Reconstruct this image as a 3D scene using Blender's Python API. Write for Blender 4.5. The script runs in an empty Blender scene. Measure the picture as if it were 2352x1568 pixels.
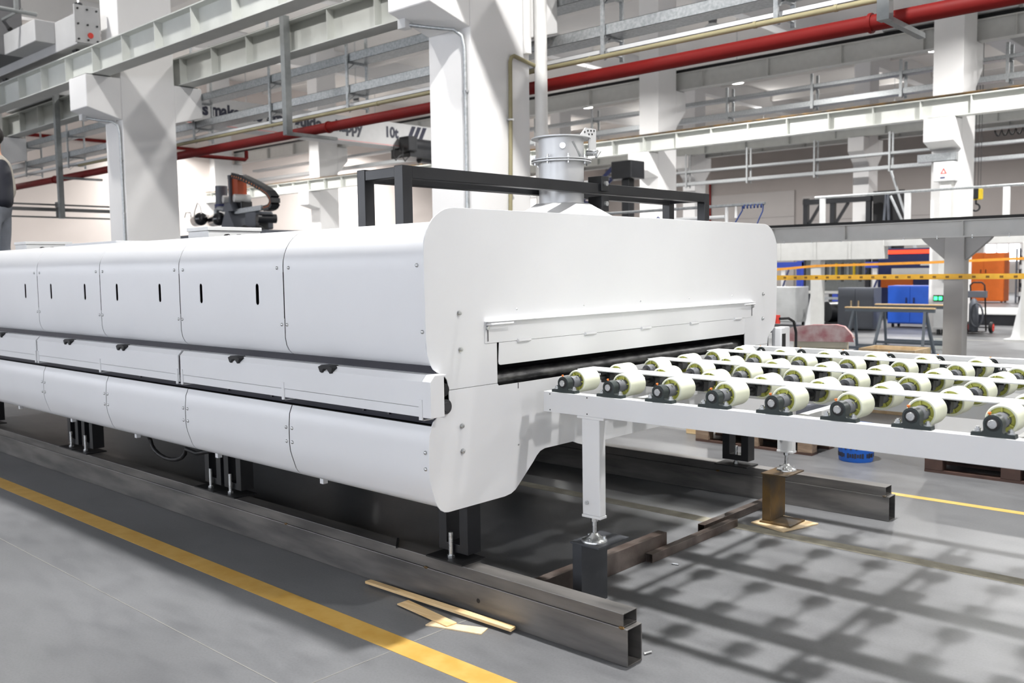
import bpy, math, random
from mathutils import Vector, Matrix
random.seed(7)
SC = bpy.context.scene
COL = SC.collection
PI = math.pi

# ---------------------------------------------------------------- camera
CAM_H = 1.6
FPX = 2114.6                      # focal length in pixels of the 2352 px wide frame
YAW, PITCH, ROLL = math.radians(132.749), math.radians(4.512), math.radians(0.8515)
_f = Vector((math.cos(YAW) * math.cos(PITCH), math.sin(YAW) * math.cos(PITCH), -math.sin(PITCH)))
_r = _f.cross(Vector((0, 0, 1))).normalized()
_d = _f.cross(_r)
_c, _s = math.cos(ROLL), math.sin(ROLL)
RIGHT, DOWN = _r * _c + _d * _s, _d * _c - _r * _s
CAM = Vector((0, 0, CAM_H))
cam_data = bpy.data.cameras.new('camera')
cam_data.sensor_width = 36.0
cam_data.lens = 36.0 * FPX / 2352.0
cam_data.clip_start, cam_data.clip_end = 0.05, 300
cam_data.dof.use_dof = True
cam_data.dof.focus_distance = 4.7
cam_data.dof.aperture_fstop = 3.2
cam = bpy.data.objects.new('camera', cam_data)
COL.objects.link(cam)
m3 = Matrix((RIGHT, -DOWN, -_f)).transposed()
cam.matrix_world = Matrix.Translation(CAM) @ m3.to_4x4()
SC.camera = cam

# ---------------------------------------------------------------- world, exposure
w = bpy.data.worlds.new('world')
SC.world = w
w.use_nodes = True
w.node_tree.nodes['Background'].inputs[0].default_value = (0.9, 0.95, 1.0, 1)
w.node_tree.nodes['Background'].inputs[1].default_value = 0.25
SC.view_settings.view_transform = 'Standard'
SC.view_settings.look = 'None'
SC.view_settings.gamma = 1.0
SC.view_settings.use_curve_mapping = False
SC.view_settings.exposure = 0.27
SC.cycles.max_bounces = 4
SC.cycles.diffuse_bounces = 3
SC.cycles.glossy_bounces = 2
SC.cycles.transmission_bounces = 1
SC.cycles.caustics_reflective = False
SC.cycles.caustics_refractive = False
# lamp, ceiling fill and added window strengths (lamps as multiples of LAMP_W)
GAIN = dict(key=2.25, row=0.5, east=1.1, mid=1.5, mid_near=0.3, far=2.0, spill=0.07, win=4.8, wine=0.05)
LAMP_W = 300.0                    # watts of one high-bay lamp


def ray(px, py):
    return RIGHT * ((px - 1176) / FPX) + DOWN * ((py - 784) / FPX) + _f


def on(ax, val, px, py):
    r = ray(px, py)
    return CAM + r * ((val - CAM[ax]) / r[ax])


def atX(v, px, py): return on(0, v, px, py)
def atY(v, px, py): return on(1, v, px, py)
def atZ(v, px, py): return on(2, v, px, py)


# ---------------------------------------------------------------- materials
def lin(c):
    return tuple((v / 255 / 12.92) if v <= 10.3 else ((v / 255 + 0.055) / 1.055) ** 2.4 for v in c)


MATS = {}


def mat(name, rgb, rough=0.5, metal=0.0, var=0.05, scale=6.0, bump=0.0, bscale=60.0, rgb2=None, spec=0.5, stretch=None, coat=0.0):
    """painted / metal surface: base colour drifts with two octaves of noise; optional fine relief"""
    m = bpy.data.materials.new(name)
    m.use_nodes = True
    nt = m.node_tree
    N, L = nt.nodes, nt.links
    b = N['Principled BSDF']
    geo = N.new('ShaderNodeNewGeometry')
    src = geo.outputs['Position']
    if stretch:
        mp = N.new('ShaderNodeMapping')
        mp.inputs['Scale'].default_value = stretch
        L.new(src, mp.inputs['Vector'])
        src = mp.outputs['Vector']
    nz = N.new('ShaderNodeTexNoise')
    nz.inputs['Scale'].default_value = scale
    nz.inputs['Detail'].default_value = 4
    L.new(src, nz.inputs['Vector'])
    ramp = N.new('ShaderNodeValToRGB')
    c = lin(rgb)
    if rgb2 is None:
        a = [max(0, v * (1 - var)) for v in c]
        d = [min(1, v * (1 + var)) for v in c]
    else:
        a, d = c, lin(rgb2)
    e = ramp.color_ramp.elements
    e[0].position, e[1].position = 0.35, 0.65
    e[0].color, e[1].color = (*a, 1), (*d, 1)
    L.new(nz.outputs['Fac'], ramp.inputs['Fac'])
    L.new(ramp.outputs['Color'], b.inputs['Base Color'])
    mr = N.new('ShaderNodeMapRange')
    mr.inputs['To Min'].default_value = max(0.02, rough - 0.06)
    mr.inputs['To Max'].default_value = min(1, rough + 0.06)
    L.new(nz.outputs['Fac'], mr.inputs['Value'])
    L.new(mr.outputs['Result'], b.inputs['Roughness'])
    b.inputs['Metallic'].default_value = metal
    b.inputs['Specular IOR Level'].default_value = spec
    b.inputs['Coat Weight'].default_value = coat
    if bump:
        n2 = N.new('ShaderNodeTexNoise')
        n2.inputs['Scale'].default_value = bscale
        n2.inputs['Detail'].default_value = 3
        L.new(geo.outputs['Position'], n2.inputs['Vector'])
        bp = N.new('ShaderNodeBump')
        bp.inputs['Strength'].default_value = bump
        bp.inputs['Distance'].default_value = 0.01
        L.new(n2.outputs['Fac'], bp.inputs['Height'])
        L.new(bp.outputs['Normal'], b.inputs['Normal'])
    MATS[name] = m
    return m


def emit(name, rgb, strength):
    m = bpy.data.materials.new(name)
    m.use_nodes = True
    b = m.node_tree.nodes['Principled BSDF']
    b.inputs['Base Color'].default_value = (*lin(rgb), 1)
    b.inputs['Emission Color'].default_value = (*lin(rgb), 1)
    b.inputs['Emission Strength'].default_value = strength
    MATS[name] = m
    return m


mat('machine_white', (229, 230, 232), 0.32, var=0.012, scale=2.0)
mat('conveyor_white', (228, 229, 230), 0.33, var=0.015, scale=3.0)
mat('beam_white', (206, 208, 203), 0.5, var=0.04, scale=3.0)
mat('column_white', (234, 233, 232), 0.75, var=0.015, scale=1.5, bump=0.08, bscale=9)
mat('ceiling_grey', (232, 229, 225), 0.85, var=0.03, scale=0.6)
mat('wall_pink', (232, 222, 216), 0.85, var=0.03, scale=0.5)
mat('wall_grey', (146, 140, 137), 0.8, var=0.04, scale=0.5)
mat('door_grey', (150, 146, 144), 0.6, var=0.03, scale=0.5)
mat('black_paint', (26, 27, 30), 0.32, var=0.15, scale=5)
mat('black_matte', (14, 14, 16), 0.6, var=0.2, scale=5)
mat('dark_interior', (20, 20, 22), 0.8, var=0.2)  # near-black: shade inside the furnace put into the colour
mat('navy_strip', (30, 30, 42), 0.4, var=0.1)
mat('mill_steel', (92, 91, 90), 0.40, 0.55, scale=4.0, rgb2=(128, 125, 122), stretch=(0.5, 3, 3), bump=0.04, bscale=120)
mat('mill_steel_brown', (84, 72, 66), 0.45, 0.5, scale=6.0, rgb2=(122, 112, 106), bump=0.05, bscale=120)
mat('stand_grey', (70, 72, 76), 0.42, 0.3, var=0.12, scale=6)
mat('mill_edge', (150, 148, 146), 0.35, 0.85, var=0.1, scale=20)
mat('rusty_steel', (66, 61, 55), 0.45, 0.3, scale=5, rgb2=(112, 86, 46), bump=0.05)
mat('zinc', (205, 207, 208), 0.28, 0.95, var=0.08, scale=30)
mat('steel_dark', (92, 92, 94), 0.35, 0.9, var=0.1, scale=12)
mat('roller_steel', (62, 62, 64), 0.34, 0.85, scale=9, rgb2=(112, 112, 112), stretch=(4, 1.2, 4))
mat('galvanised', (164, 168, 170), 0.42, 0.75, scale=30, rgb2=(190, 193, 194))
mat('galvanised_dull', (140, 143, 143), 0.55, 0.5, var=0.08, scale=14)
mat('nylon_cream', (226, 229, 207), 0.42, var=0.025, scale=14)
mat('nylon_core', (196, 198, 96), 0.5, var=0.06, scale=14)
mat('hub_grey', (104, 106, 110), 0.45, var=0.08, scale=20)
mat('bearing_green', (50, 58, 58), 0.38, 0.2, var=0.12, scale=30, bump=0.06, bscale=250)
mat('bearing_bore', (24, 25, 26), 0.45, var=0.1)
mat('orange_plastic', (240, 132, 52), 0.45, var=0.05)
mat('yellow_paint', (192, 150, 66), 0.55, scale=9, rgb2=(204, 166, 88), bump=0.02)
mat('yellow_far', (206, 176, 104), 0.55, scale=6, rgb2=(198, 164, 84))
mat('joint_beige', (166, 161, 144), 0.8, scale=7, rgb2=(136, 131, 116), bump=0.2, bscale=80)
mat('joint_pale', (132, 131, 127), 0.8, var=0.06)
mat('red_pipe', (106, 11, 8), 0.6, var=0.06, scale=5, spec=0.25)
mat('beige_pipe', (146, 138, 106), 0.5, var=0.05)
mat('pvc_white', (232, 231, 228), 0.4, var=0.02)
mat('wood_light', (214, 180, 128), 0.65, scale=9, rgb2=(232, 204, 158), stretch=(0.6, 6, 6), bump=0.08)
mat('plywood', (222, 194, 150), 0.65, scale=14, rgb2=(236, 214, 178), bump=0.05)
mat('wood_old', (120, 100, 84), 0.75, scale=6, rgb2=(152, 132, 112), stretch=(1, 6, 6), bump=0.1)
mat('wood_brown', (62, 44, 38), 0.7, scale=6, rgb2=(84, 62, 54), bump=0.1)
mat('cabinet_grey', (88, 92, 100), 0.45, var=0.04)
mat('cabinet_blue', (42, 92, 196), 0.42, var=0.05)
mat('frame_blue', (44, 70, 172), 0.45, var=0.05)
mat('navy', (36, 46, 96), 0.5, var=0.08)
mat('cabinet_pale', (196, 198, 198), 0.4, 0.2, scale=2, rgb2=(176, 178, 178))
mat('box_grey', (212, 213, 213), 0.4, var=0.02)
mat('cabinet_orange', (226, 112, 36), 0.45, var=0.04)
mat('gantry_grey', (206, 206, 203), 0.5, var=0.03)
mat('gantry_post', (166, 165, 163), 0.5, var=0.03)
mat('gantry_side', (98, 98, 98), 0.5, var=0.03)
mat('trestle_grey', (84, 92, 100), 0.45, var=0.05)
mat('tape_yellow', (224, 172, 50), 0.4, var=0.06, scale=12)
mat('tape_orange', (232, 158, 52), 0.4, var=0.06, scale=12)
mat('ink', (128, 92, 26), 0.6, var=0.1)
mat('navy_ink', (34, 36, 52), 0.6, var=0.1)
mat('bucket_blue', (34, 104, 206), 0.4, var=0.05)
mat('cloth_red', (202, 132, 136), 0.85, scale=8, rgb2=(236, 214, 212), bump=0.25, bscale=40)
mat('cream_board', (226, 220, 200), 0.8, var=0.03)
mat('duct_silver', (212, 213, 214), 0.38, 0.35, var=0.04, scale=7)
mat('crane_grey', (178, 178, 178), 0.5, var=0.03)
mat('crane_dark', (92, 92, 94), 0.55, var=0.05)
mat('rubber', (22, 22, 24), 0.55, var=0.1)
mat('hose_blue', (52, 76, 140), 0.45, var=0.08)
mat('orange_dark', (186, 78, 36), 0.5, var=0.06)
mat('tank_black', (30, 31, 36), 0.18, var=0.1, coat=0.4)
mat('machine_slate', (96, 100, 108), 0.45, var=0.06)
mat('skin', (206, 160, 138), 0.55, var=0.03)
mat('hair', (26, 22, 20), 0.6, var=0.2)
mat('vest', (34, 36, 46), 0.5, var=0.1, bump=0.15, bscale=30)
mat('jeans', (112, 116, 124), 0.8, var=0.08, scale=9, bump=0.1, bscale=60)
mat('sleeve', (176, 170, 160), 0.85, var=0.05)
mat('red_mark', (206, 60, 48), 0.5, var=0.05)
mat('yellow_hook', (236, 204, 40), 0.45, var=0.05)
emit('lamp_lens', (255, 252, 246), 14.0)
emit('green_display', (60, 240, 130), 3.0)
emit('window_glow', (238, 243, 252), GAIN['win'])  # glow of the added aisle-wall windows
emit('window_glow_soft', (240, 244, 250), GAIN['wine'])  # weak glow of the added end-wall windows
emit('window_far', (245, 248, 255), 5.0)
emit('red_sign', (255, 70, 40), 1.2)


def floor_material():
    m = bpy.data.materials.new('concrete_floor')
    m.use_nodes = True
    nt = m.node_tree
    N, L = nt.nodes, nt.links
    b = N['Principled BSDF']
    geo = N.new('ShaderNodeNewGeometry')
    big = N.new('ShaderNodeTexNoise'); big.inputs['Scale'].default_value = 0.7; big.inputs['Detail'].default_value = 5
    mid = N.new('ShaderNodeTexNoise'); mid.inputs['Scale'].default_value = 3.2; mid.inputs['Detail'].default_value = 6
    mp = N.new('ShaderNodeMapping'); mp.inputs['Scale'].default_value = (1.0, 2.6, 1)
    mp.inputs['Rotation'].default_value = (0, 0, 0.5)
    fine = N.new('ShaderNodeTexNoise'); fine.inputs['Scale'].default_value = 90; fine.inputs['Detail'].default_value = 2
    L.new(geo.outputs['Position'], big.inputs['Vector'])
    L.new(geo.outputs['Position'], mp.inputs['Vector'])
    L.new(mp.outputs['Vector'], mid.inputs['Vector'])
    L.new(geo.outputs['Position'], fine.inputs['Vector'])
    r1 = N.new('ShaderNodeValToRGB')
    r1.color_ramp.elements[0].position, r1.color_ramp.elements[1].position = 0.3, 0.7
    r1.color_ramp.elements[0].color = (*lin((97, 98, 100)), 1)
    r1.color_ramp.elements[1].color = (*lin((118, 119, 121)), 1)
    L.new(big.outputs['Fac'], r1.inputs['Fac'])
    r2 = N.new('ShaderNodeValToRGB')
    r2.color_ramp.elements[0].position, r2.color_ramp.elements[1].position = 0.28, 0.56
    r2.color_ramp.elements[0].color = (0.74, 0.74, 0.75, 1)
    r2.color_ramp.elements[1].color = (1, 1, 1, 1)
    L.new(mid.outputs['Fac'], r2.inputs['Fac'])
    mx = N.new('ShaderNodeMix'); mx.data_type = 'RGBA'; mx.blend_type = 'MULTIPLY'
    mx.inputs['Factor'].default_value = 0.75
    L.new(r1.outputs['Color'], mx.inputs['A']); L.new(r2.outputs['Color'], mx.inputs['B'])
    r3 = N.new('ShaderNodeValToRGB')
    r3.color_ramp.elements[0].position, r3.color_ramp.elements[1].position = 0.25, 0.6
    r3.color_ramp.elements[0].color = (0.9, 0.9, 0.9, 1)
    r3.color_ramp.elements[1].color = (1.03, 1.03, 1.03, 1)
    L.new(fine.outputs['Fac'], r3.inputs['Fac'])
    mx2 = N.new('ShaderNodeMix'); mx2.data_type = 'RGBA'; mx2.blend_type = 'MULTIPLY'
    mx2.inputs['Factor'].default_value = 1.0
    L.new(mx.outputs['Result'], mx2.inputs['A']); L.new(r3.outputs['Color'], mx2.inputs['B'])
    L.new(mx2.outputs['Result'], b.inputs['Base Color'])
    mr = N.new('ShaderNodeMapRange')
    mr.inputs['To Min'].default_value, mr.inputs['To Max'].default_value = 0.30, 0.52
    L.new(mid.outputs['Fac'], mr.inputs['Value'])
    L.new(mr.outputs['Result'], b.inputs['Roughness'])
    b.inputs['Specular IOR Level'].default_value = 0.45
    bp = N.new('ShaderNodeBump'); bp.inputs['Strength'].default_value = 0.03; bp.inputs['Distance'].default_value = 0.004
    L.new(fine.outputs['Fac'], bp.inputs['Height'])
    L.new(bp.outputs['Normal'], b.inputs['Normal'])
    MATS['concrete_floor'] = m


floor_material()


# ---------------------------------------------------------------- mesh helpers
WORLD = {}                         # world position of every object that parents others (no rotation on them while building)


class MB:
    def __init__(s):
        s.v, s.f, s.m, s.mi = [], [], [], 0

    def add(s, vs, fs):
        o = len(s.v)
        s.v += [tuple(p) for p in vs]
        s.f += [tuple(o + i for i in f) for f in fs]
        s.m += [s.mi] * len(fs)
        return s

    def mat(s, i):
        s.mi = i
        return s

    def box(s, x0, x1, y0, y1, z0, z1):
        x0, x1 = min(x0, x1), max(x0, x1); y0, y1 = min(y0, y1), max(y0, y1); z0, z1 = min(z0, z1), max(z0, z1)
        return s.add([(x0, y0, z0), (x1, y0, z0), (x1, y1, z0), (x0, y1, z0), (x0, y0, z1), (x1, y0, z1), (x1, y1, z1), (x0, y1, z1)],
                     [(0, 3, 2, 1), (4, 5, 6, 7), (0, 1, 5, 4), (1, 2, 6, 5), (2, 3, 7, 6), (3, 0, 4, 7)])

    def obox(s, c, ax, ay, az):
        """box from centre and three half-axis vectors"""
        c, ax, ay, az = Vector(c), Vector(ax), Vector(ay), Vector(az)
        vs = [c + ax * i + ay * j + az * k for k in (-1, 1) for i, j in ((-1, -1), (1, -1), (1, 1), (-1, 1))]
        return s.add(vs, [(0, 3, 2, 1), (4, 5, 6, 7), (0, 1, 5, 4), (1, 2, 6, 5), (2, 3, 7, 6), (3, 0, 4, 7)])

    def bar(s, p, q, w, h, up=(0, 0, 1)):
        p, q = Vector(p), Vector(q)
        d = (q - p)
        up = Vector(up)
        if abs(d.normalized().dot(up)) > 0.99:
            up = Vector((1, 0, 0))
        side = d.cross(up).normalized()
        u = side.cross(d).normalized()
        return s.obox((p + q) / 2, d / 2, side * w / 2, u * h / 2)

    def prism(s, poly, axis, a, b):
        """polygon in the two other axes (cyclic order of axes y,z / x,z / x,y) extruded along axis from a to b"""
        def P(u, t):
            return {0: (t, u[0], u[1]), 1: (u[0], t, u[1]), 2: (u[0], u[1], t)}[axis]
        n = len(poly)
        vs = [P(u, a) for u in poly] + [P(u, b) for u in poly]
        fs = [tuple(range(n)), tuple(range(2 * n - 1, n - 1, -1))] + [(i, i + n, (i + 1) % n + n, (i + 1) % n) for i in range(n)]
        return s.add(vs, fs)

    def sheet(s, line, t, axis, a, b):
        """open polyline (outer side) given thickness t to its right-hand normal, extruded along axis"""
        L = [Vector(p) for p in line]
        inner = []
        for i, p in enumerate(L):
            d = (L[min(i + 1, len(L) - 1)] - L[max(i - 1, 0)]).normalized()
            inner.append(p + Vector((d.y, -d.x)) * t)
        n = len(L)
        ring = L + inner[::-1]
        def P(u, q):
            return {0: (q, u[0], u[1]), 1: (u[0], q, u[1]), 2: (u[0], u[1], q)}[axis]
        N2 = len(ring)
        vs = [P(u, a) for u in ring] + [P(u, b) for u in ring]
        fs = [(i, i + N2, (i + 1) % N2 + N2, (i + 1) % N2) for i in range(N2)]
        for k in range(n - 1):
            q = (k, k + 1, N2 - 2 - k, N2 - 1 - k)
            fs += [q, tuple(i + N2 for i in q[::-1])]
        return s.add(vs, fs)

    def cyl(s, p, q, r, n=16, r1=None, caps=True):
        p, q = Vector(p), Vector(q)
        r1 = r if r1 is None else r1
        d = (q - p).normalized()
        u = d.cross(Vector((0, 0, 1)) if abs(d.z) < 0.9 else Vector((1, 0, 0))).normalized()
        w_ = d.cross(u)
        A = [p + (u * math.cos(2 * PI * i / n) + w_ * math.sin(2 * PI * i / n)) * r for i in range(n)]
        B = [q + (u * math.cos(2 * PI * i / n) + w_ * math.sin(2 * PI * i / n)) * r1 for i in range(n)]
        fs = [(i, (i + 1) % n, (i + 1) % n + n, i + n) for i in range(n)]
        if caps:
            fs += [tuple(range(n - 1, -1, -1)), tuple(range(n, 2 * n))]
        return s.add(A + B, fs)

    def lathe(s, prof, o, axis, n=24):
        """profile of (radius, t) turned round the axis direction from origin o"""
        o, d = Vector(o), Vector(axis).normalized()
        u = d.cross(Vector((0, 0, 1)) if abs(d.z) < 0.9 else Vector((1, 0, 0))).normalized()
        w_ = d.cross(u)
        vs, fs = [], []
        for r, t in prof:
            for i in range(n):
                a = 2 * PI * i / n
                vs.append(o + d * t + (u * math.cos(a) + w_ * math.sin(a)) * r)
        for k in range(len(prof) - 1):
            for i in range(n):
                j = (i + 1) % n
                fs.append((k * n + i, k * n + j, (k + 1) * n + j, (k + 1) * n + i))
        return s.add(vs, fs)

    def path(s, pts, r, n=10):
        """round tube along a polyline"""
        P = [Vector(p) for p in pts]
        rings, prev = [], None
        for i, p in enumerate(P):
            d = (P[min(i + 1, len(P) - 1)] - P[max(i - 1, 0)]).normalized()
            if prev is None:
                u = d.cross(Vector((0, 0, 1)) if abs(d.z) < 0.9 else Vector((1, 0, 0))).normalized()
            else:
                u = (prev - d * prev.dot(d)).normalized()
            prev = u
            w_ = d.cross(u)
            rings.append([p + (u * math.cos(2 * PI * k / n) + w_ * math.sin(2 * PI * k / n)) * r for k in range(n)])
        vs = [q for R in rings for q in R]
        fs = []
        for i in range(len(P) - 1):
            for k in range(n):
                j = (k + 1) % n
                fs.append((i * n + k, i * n + j, (i + 1) * n + j, (i + 1) * n + k))
        fs += [tuple(range(n - 1, -1, -1)), tuple(range((len(P) - 1) * n, len(P) * n))]
        return s.add(vs, fs)

    def rtube(s, axis, a, b, u0, u1, v0, v1, t):
        """hollow rectangular tube along axis; u,v the two other axes in order"""
        o = [(u0, v0), (u1, v0), (u1, v1), (u0, v1)]
        i_ = [(u0 + t, v0 + t), (u1 - t, v0 + t), (u1 - t, v1 - t), (u0 + t, v1 - t)]
        def P(u, q):
            return {0: (q, u[0], u[1]), 1: (u[0], q, u[1]), 2: (u[0], u[1], q)}[axis]
        vs = [P(p, a) for p in o] + [P(p, a) for p in i_] + [P(p, b) for p in o] + [P(p, b) for p in i_]
        fs = []
        for k in range(4):
            j = (k + 1) % 4
            fs += [(k, j, j + 8, k + 8), (k + 4, k + 12, j + 12, j + 4), (k, k + 4, j + 4, j), (k + 8, j + 8, j + 12, k + 12)]
        return s.add(vs, fs)

    def ball(s, c, r, n=14, sx=1, sy=1, sz=1):
        c = Vector(c)
        prof = [(max(1e-4, math.sin(PI * k / (n // 2))), -math.cos(PI * k / (n // 2))) for k in range(n // 2 + 1)]
        vs, fs = [], []
        for rr, t in prof:
            for i in range(n):
                a = 2 * PI * i / n
                vs.append(c + Vector((rr * math.cos(a) * r * sx, rr * math.sin(a) * r * sy, t * r * sz)))
        for k in range(len(prof) - 1):
            for i in range(n):
                j = (i + 1) % n
                fs.append((k * n + i, k * n + j, (k + 1) * n + j, (k + 1) * n + i))
        return s.add(vs, fs)

    def mesh(s, name, mats, origin=(0, 0, 0), smooth=None):
        me = bpy.data.meshes.new(name)
        o = origin
        me.from_pydata([(x - o[0], y - o[1], z - o[2]) for x, y, z in s.v], [], s.f)
        for k in (mats if isinstance(mats, (list, tuple)) else [mats]):
            me.materials.append(MATS[k])
        for p, i in zip(me.polygons, s.m):
            p.material_index = i
        if smooth is not None:
            me.polygons.foreach_set('use_smooth', [True] * len(me.polygons))
            me.set_sharp_from_angle(angle=math.radians(smooth))
        me.validate()
        me.update()
        return me

    def build(s, name, mats, parent=None, smooth=None, bevel=0, origin=None):
        """one mesh object; vertices are given in world space"""
        if parent is not None:
            wp = WORLD[parent.name]
            o = origin or wp
        else:
            wp = (0, 0, 0)
            if origin is None:
                xs, ys, zs = zip(*s.v)
                origin = ((min(xs) + max(xs)) / 2, (min(ys) + max(ys)) / 2, min(zs))
            o = origin
        ob = bpy.data.objects.new(name, s.mesh(name, mats, o, smooth))
        COL.objects.link(ob)
        ob.location = tuple(o[i] - wp[i] for i in range(3))
        WORLD[ob.name] = tuple(o)
        if parent is not None:
            ob.parent = parent
        if bevel:
            md = ob.modifiers.new('bevel', 'BEVEL')
            md.width, md.segments, md.limit_method, md.angle_limit = bevel, 2, 'ANGLE', math.radians(40)
        return ob


def inst(name, mesh, parent, loc, rot=None, bevel=0):
    """object of shared mesh data at a world position"""
    ob = bpy.data.objects.new(name, mesh)
    COL.objects.link(ob)
    wp = WORLD[parent.name] if parent is not None else (0, 0, 0)
    ob.location = tuple(loc[i] - wp[i] for i in range(3))
    if rot:
        ob.rotation_euler = rot
    if parent is not None:
        ob.parent = parent
    WORLD[ob.name] = tuple(loc)
    if bevel:
        md = ob.modifiers.new('bevel', 'BEVEL')
        md.width, md.segments, md.limit_method, md.angle_limit = bevel, 2, 'ANGLE', math.radians(40)
    return ob


def tag(o, label, cat, group=None):
    o['label'], o['category'] = label, cat
    if group:
        o['group'] = group
    return o


def thing(name, label, cat, loc=(0, 0, 0), group=None):
    o = bpy.data.objects.new(name, None)
    o.empty_display_size = 0.1
    COL.objects.link(o)
    o.location = loc
    WORLD[o.name] = tuple(loc)
    return tag(o, label, cat, group)


def struct(o):
    o['kind'] = 'structure'
    return o


def arc(c, r, a0, a1, n):
    return [(c[0] + r * math.cos(math.radians(a0 + (a1 - a0) * i / n)), c[1] + r * math.sin(math.radians(a0 + (a1 - a0) * i / n))) for i in range(n + 1)]


def text_mesh(body, size, mats, extrude=0.002, bold=0.0, xscale=1.0):
    cu = bpy.data.curves.new('lettering', 'FONT')
    cu.body = body
    cu.size = size
    cu.extrude = extrude
    cu.offset = bold
    cu.align_x, cu.align_y = 'LEFT', 'BOTTOM_BASELINE'
    tmp = bpy.data.objects.new('tmp', cu)
    COL.objects.link(tmp)
    dg = bpy.context.evaluated_depsgraph_get()
    me = bpy.data.meshes.new_from_object(tmp.evaluated_get(dg))
    bpy.data.objects.remove(tmp)
    bpy.data.curves.remove(cu)
    for v in me.vertices:
        v.co.x *= xscale
    me.materials.clear()
    me.materials.append(MATS[mats])
    return me

# ================================================================ the hall
HX0, HX1, HY0, HY1, HZ = -39.0, 17.5, -8.6, 52.0, 10.5
fl = struct(MB().box(HX0, HX1, HY0, HY1, -0.2, 0).build('floor', 'concrete_floor', origin=(0, 0, 0)))
struct(MB().box(HX0, HX1, HY0, HY1, HZ, HZ + 0.2).build('ceiling', 'ceiling_grey'))
struct(MB().box(HX0 - 0.3, HX0, HY0, HY1, 0, HZ).build('wall_left', 'wall_pink'))
struct(MB().box(HX1, HX1 + 0.3, HY0, HY1, 0, HZ).build('wall_right', 'wall_pink'))
struct(MB().box(HX0, HX1, HY0 - 0.3, HY0, 0, HZ).build('wall_front', 'wall_pink'))
struct(MB().box(HX0, HX1, HY1, HY1 + 0.3, 0, HZ).build('wall_back', 'wall_grey'))

# unseen glowing windows added on the aisle and right-hand walls to light the furnace
def window(n, x0, x1, y0, y1, z0, z1, m='window_glow'):
    wdo = struct(MB().box(x0, x1, y0, y1, z0, z1).build('window_%d' % n, m))
    if x1 - x0 > y1 - y0:
        for k in range(6):
            x = x0 + (x1 - x0) * k / 5
            MB().box(x - 0.04, x + 0.04, y1, y1 + 0.04, z0, z1).build('mullion', 'box_grey', wdo)
        for z in (z0, (z0 + z1) / 2, z1):
            MB().box(x0, x1, y1, y1 + 0.04, z - 0.04, z + 0.04).build('transom', 'box_grey', wdo)
    else:
        for k in range(6):
            y = y0 + (y1 - y0) * k / 5
            MB().box(x0 - 0.04, x0, y - 0.04, y + 0.04, z0, z1).build('mullion', 'box_grey', wdo)
        for z in (z0, (z0 + z1) / 2, z1):
            MB().box(x0 - 0.04, x0, y0, y1, z - 0.04, z + 0.04).build('transom', 'box_grey', wdo)

n_ = 0
for k in range(-4, 3):
    n_ += 1
    window(n_, -6.2 + 8 * k, 0.2 + 8 * k, HY0, HY0 + 0.05, 2.0, 5.2)
for y in (-7.5, 0.2, 8.6, 16.0, 24.0, 31.0, 39.0):
    n_ += 1
    window(n_, HX1 - 0.05, HX1, y, y + 6.2, 1.2, 4.6, 'window_glow_soft')

# floor paint and joints: thin strips that belong to the floor
def strip(name, m, x0, x1, y0, y1, t=0.0015):
    return MB().box(x0, x1, y0, y1, 0, t).build(name, m, fl)

strip('painted_line', 'yellow_paint', -20, 6, 2.412, 2.537)
strip('painted_line', 'yellow_far', -12, 6, 6.385, 6.455)
strip('joint_filler', 'joint_beige', -12, 6, 4.965, 5.075, 0.001)
strip('saw_joint', 'joint_pale', -20, 6, 1.918, 1.923, 0.0012)
strip('saw_joint', 'joint_pale', -2.951, -2.946, -4, 2.41, 0.0012)
strip('saw_joint', 'joint_pale', -2.956, -2.948, 2.54, 2.92, 0.0012)
strip('saw_joint', 'joint_pale', -14, 6, 8.30, 8.32, 0.0012)
strip('saw_joint', 'joint_pale', -20, 10, 20.2, 20.32, 0.0012)
strip('saw_joint', 'joint_pale', -20, 10, 13.0, 13.03, 0.0012)

# columns with corbels
def column(x1, y0, corbels, w=0.64, d=0.92):
    c = struct(MB().box(x1 - w, x1, y0, y0 + d, 0, HZ).build('column', 'column_white', bevel=0.012))
    for side, top, tip, root in corbels:
        if side < 0:
            poly = [(y0, root), (y0 - 0.56, tip), (y0 - 0.56, top), (y0, top)]
        else:
            poly = [(y0 + d, top), (y0 + d + 0.50, top), (y0 + d + 0.50, tip), (y0 + d, root)]
        MB().prism(poly, 0, x1 - w, x1).build('corbel', 'column_white', c, bevel=0.012)
        yb = y0 - 0.34 if side < 0 else y0 + d + 0.24
        MB().box(x1 - w + 0.08, x1 - 0.02, yb - 0.2, yb + 0.2, top - 0.001, top + 0.012).build('bearing_pad', 'black_matte', c)
    return c

A_COLS = {}
for k in range(-4, 4):
    A_COLS[k] = column(-6.904 + 8.015 * k, 6.9, [(-1, 4.764, 4.256, 4.10), (1, 4.775, 4.28, 4.14)])
for k in range(-4, 4):
    x = -6.67 + 7.98 * k
    cb = column(x, 22.0, [(-1, 4.764, 4.256, 4.10), (1, 6.60, 6.05, 5.55)])
    if k == 0:
        B2 = cb
for k in range(-4, 3):
    column(-6.7 + 7.98 * k, 37.0, [(-1, 6.60, 6.05, 5.55), (1, 6.60, 6.05, 5.55)])

# pipes clipped to the nearest column and to its neighbour
def clip(parent, x, y, z, r):
    MB().box(x - r, x + r, y - 0.006, y + 0.03, z - 0.012, z + 0.012).build('pipe_clip', 'zinc', parent)

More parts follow.
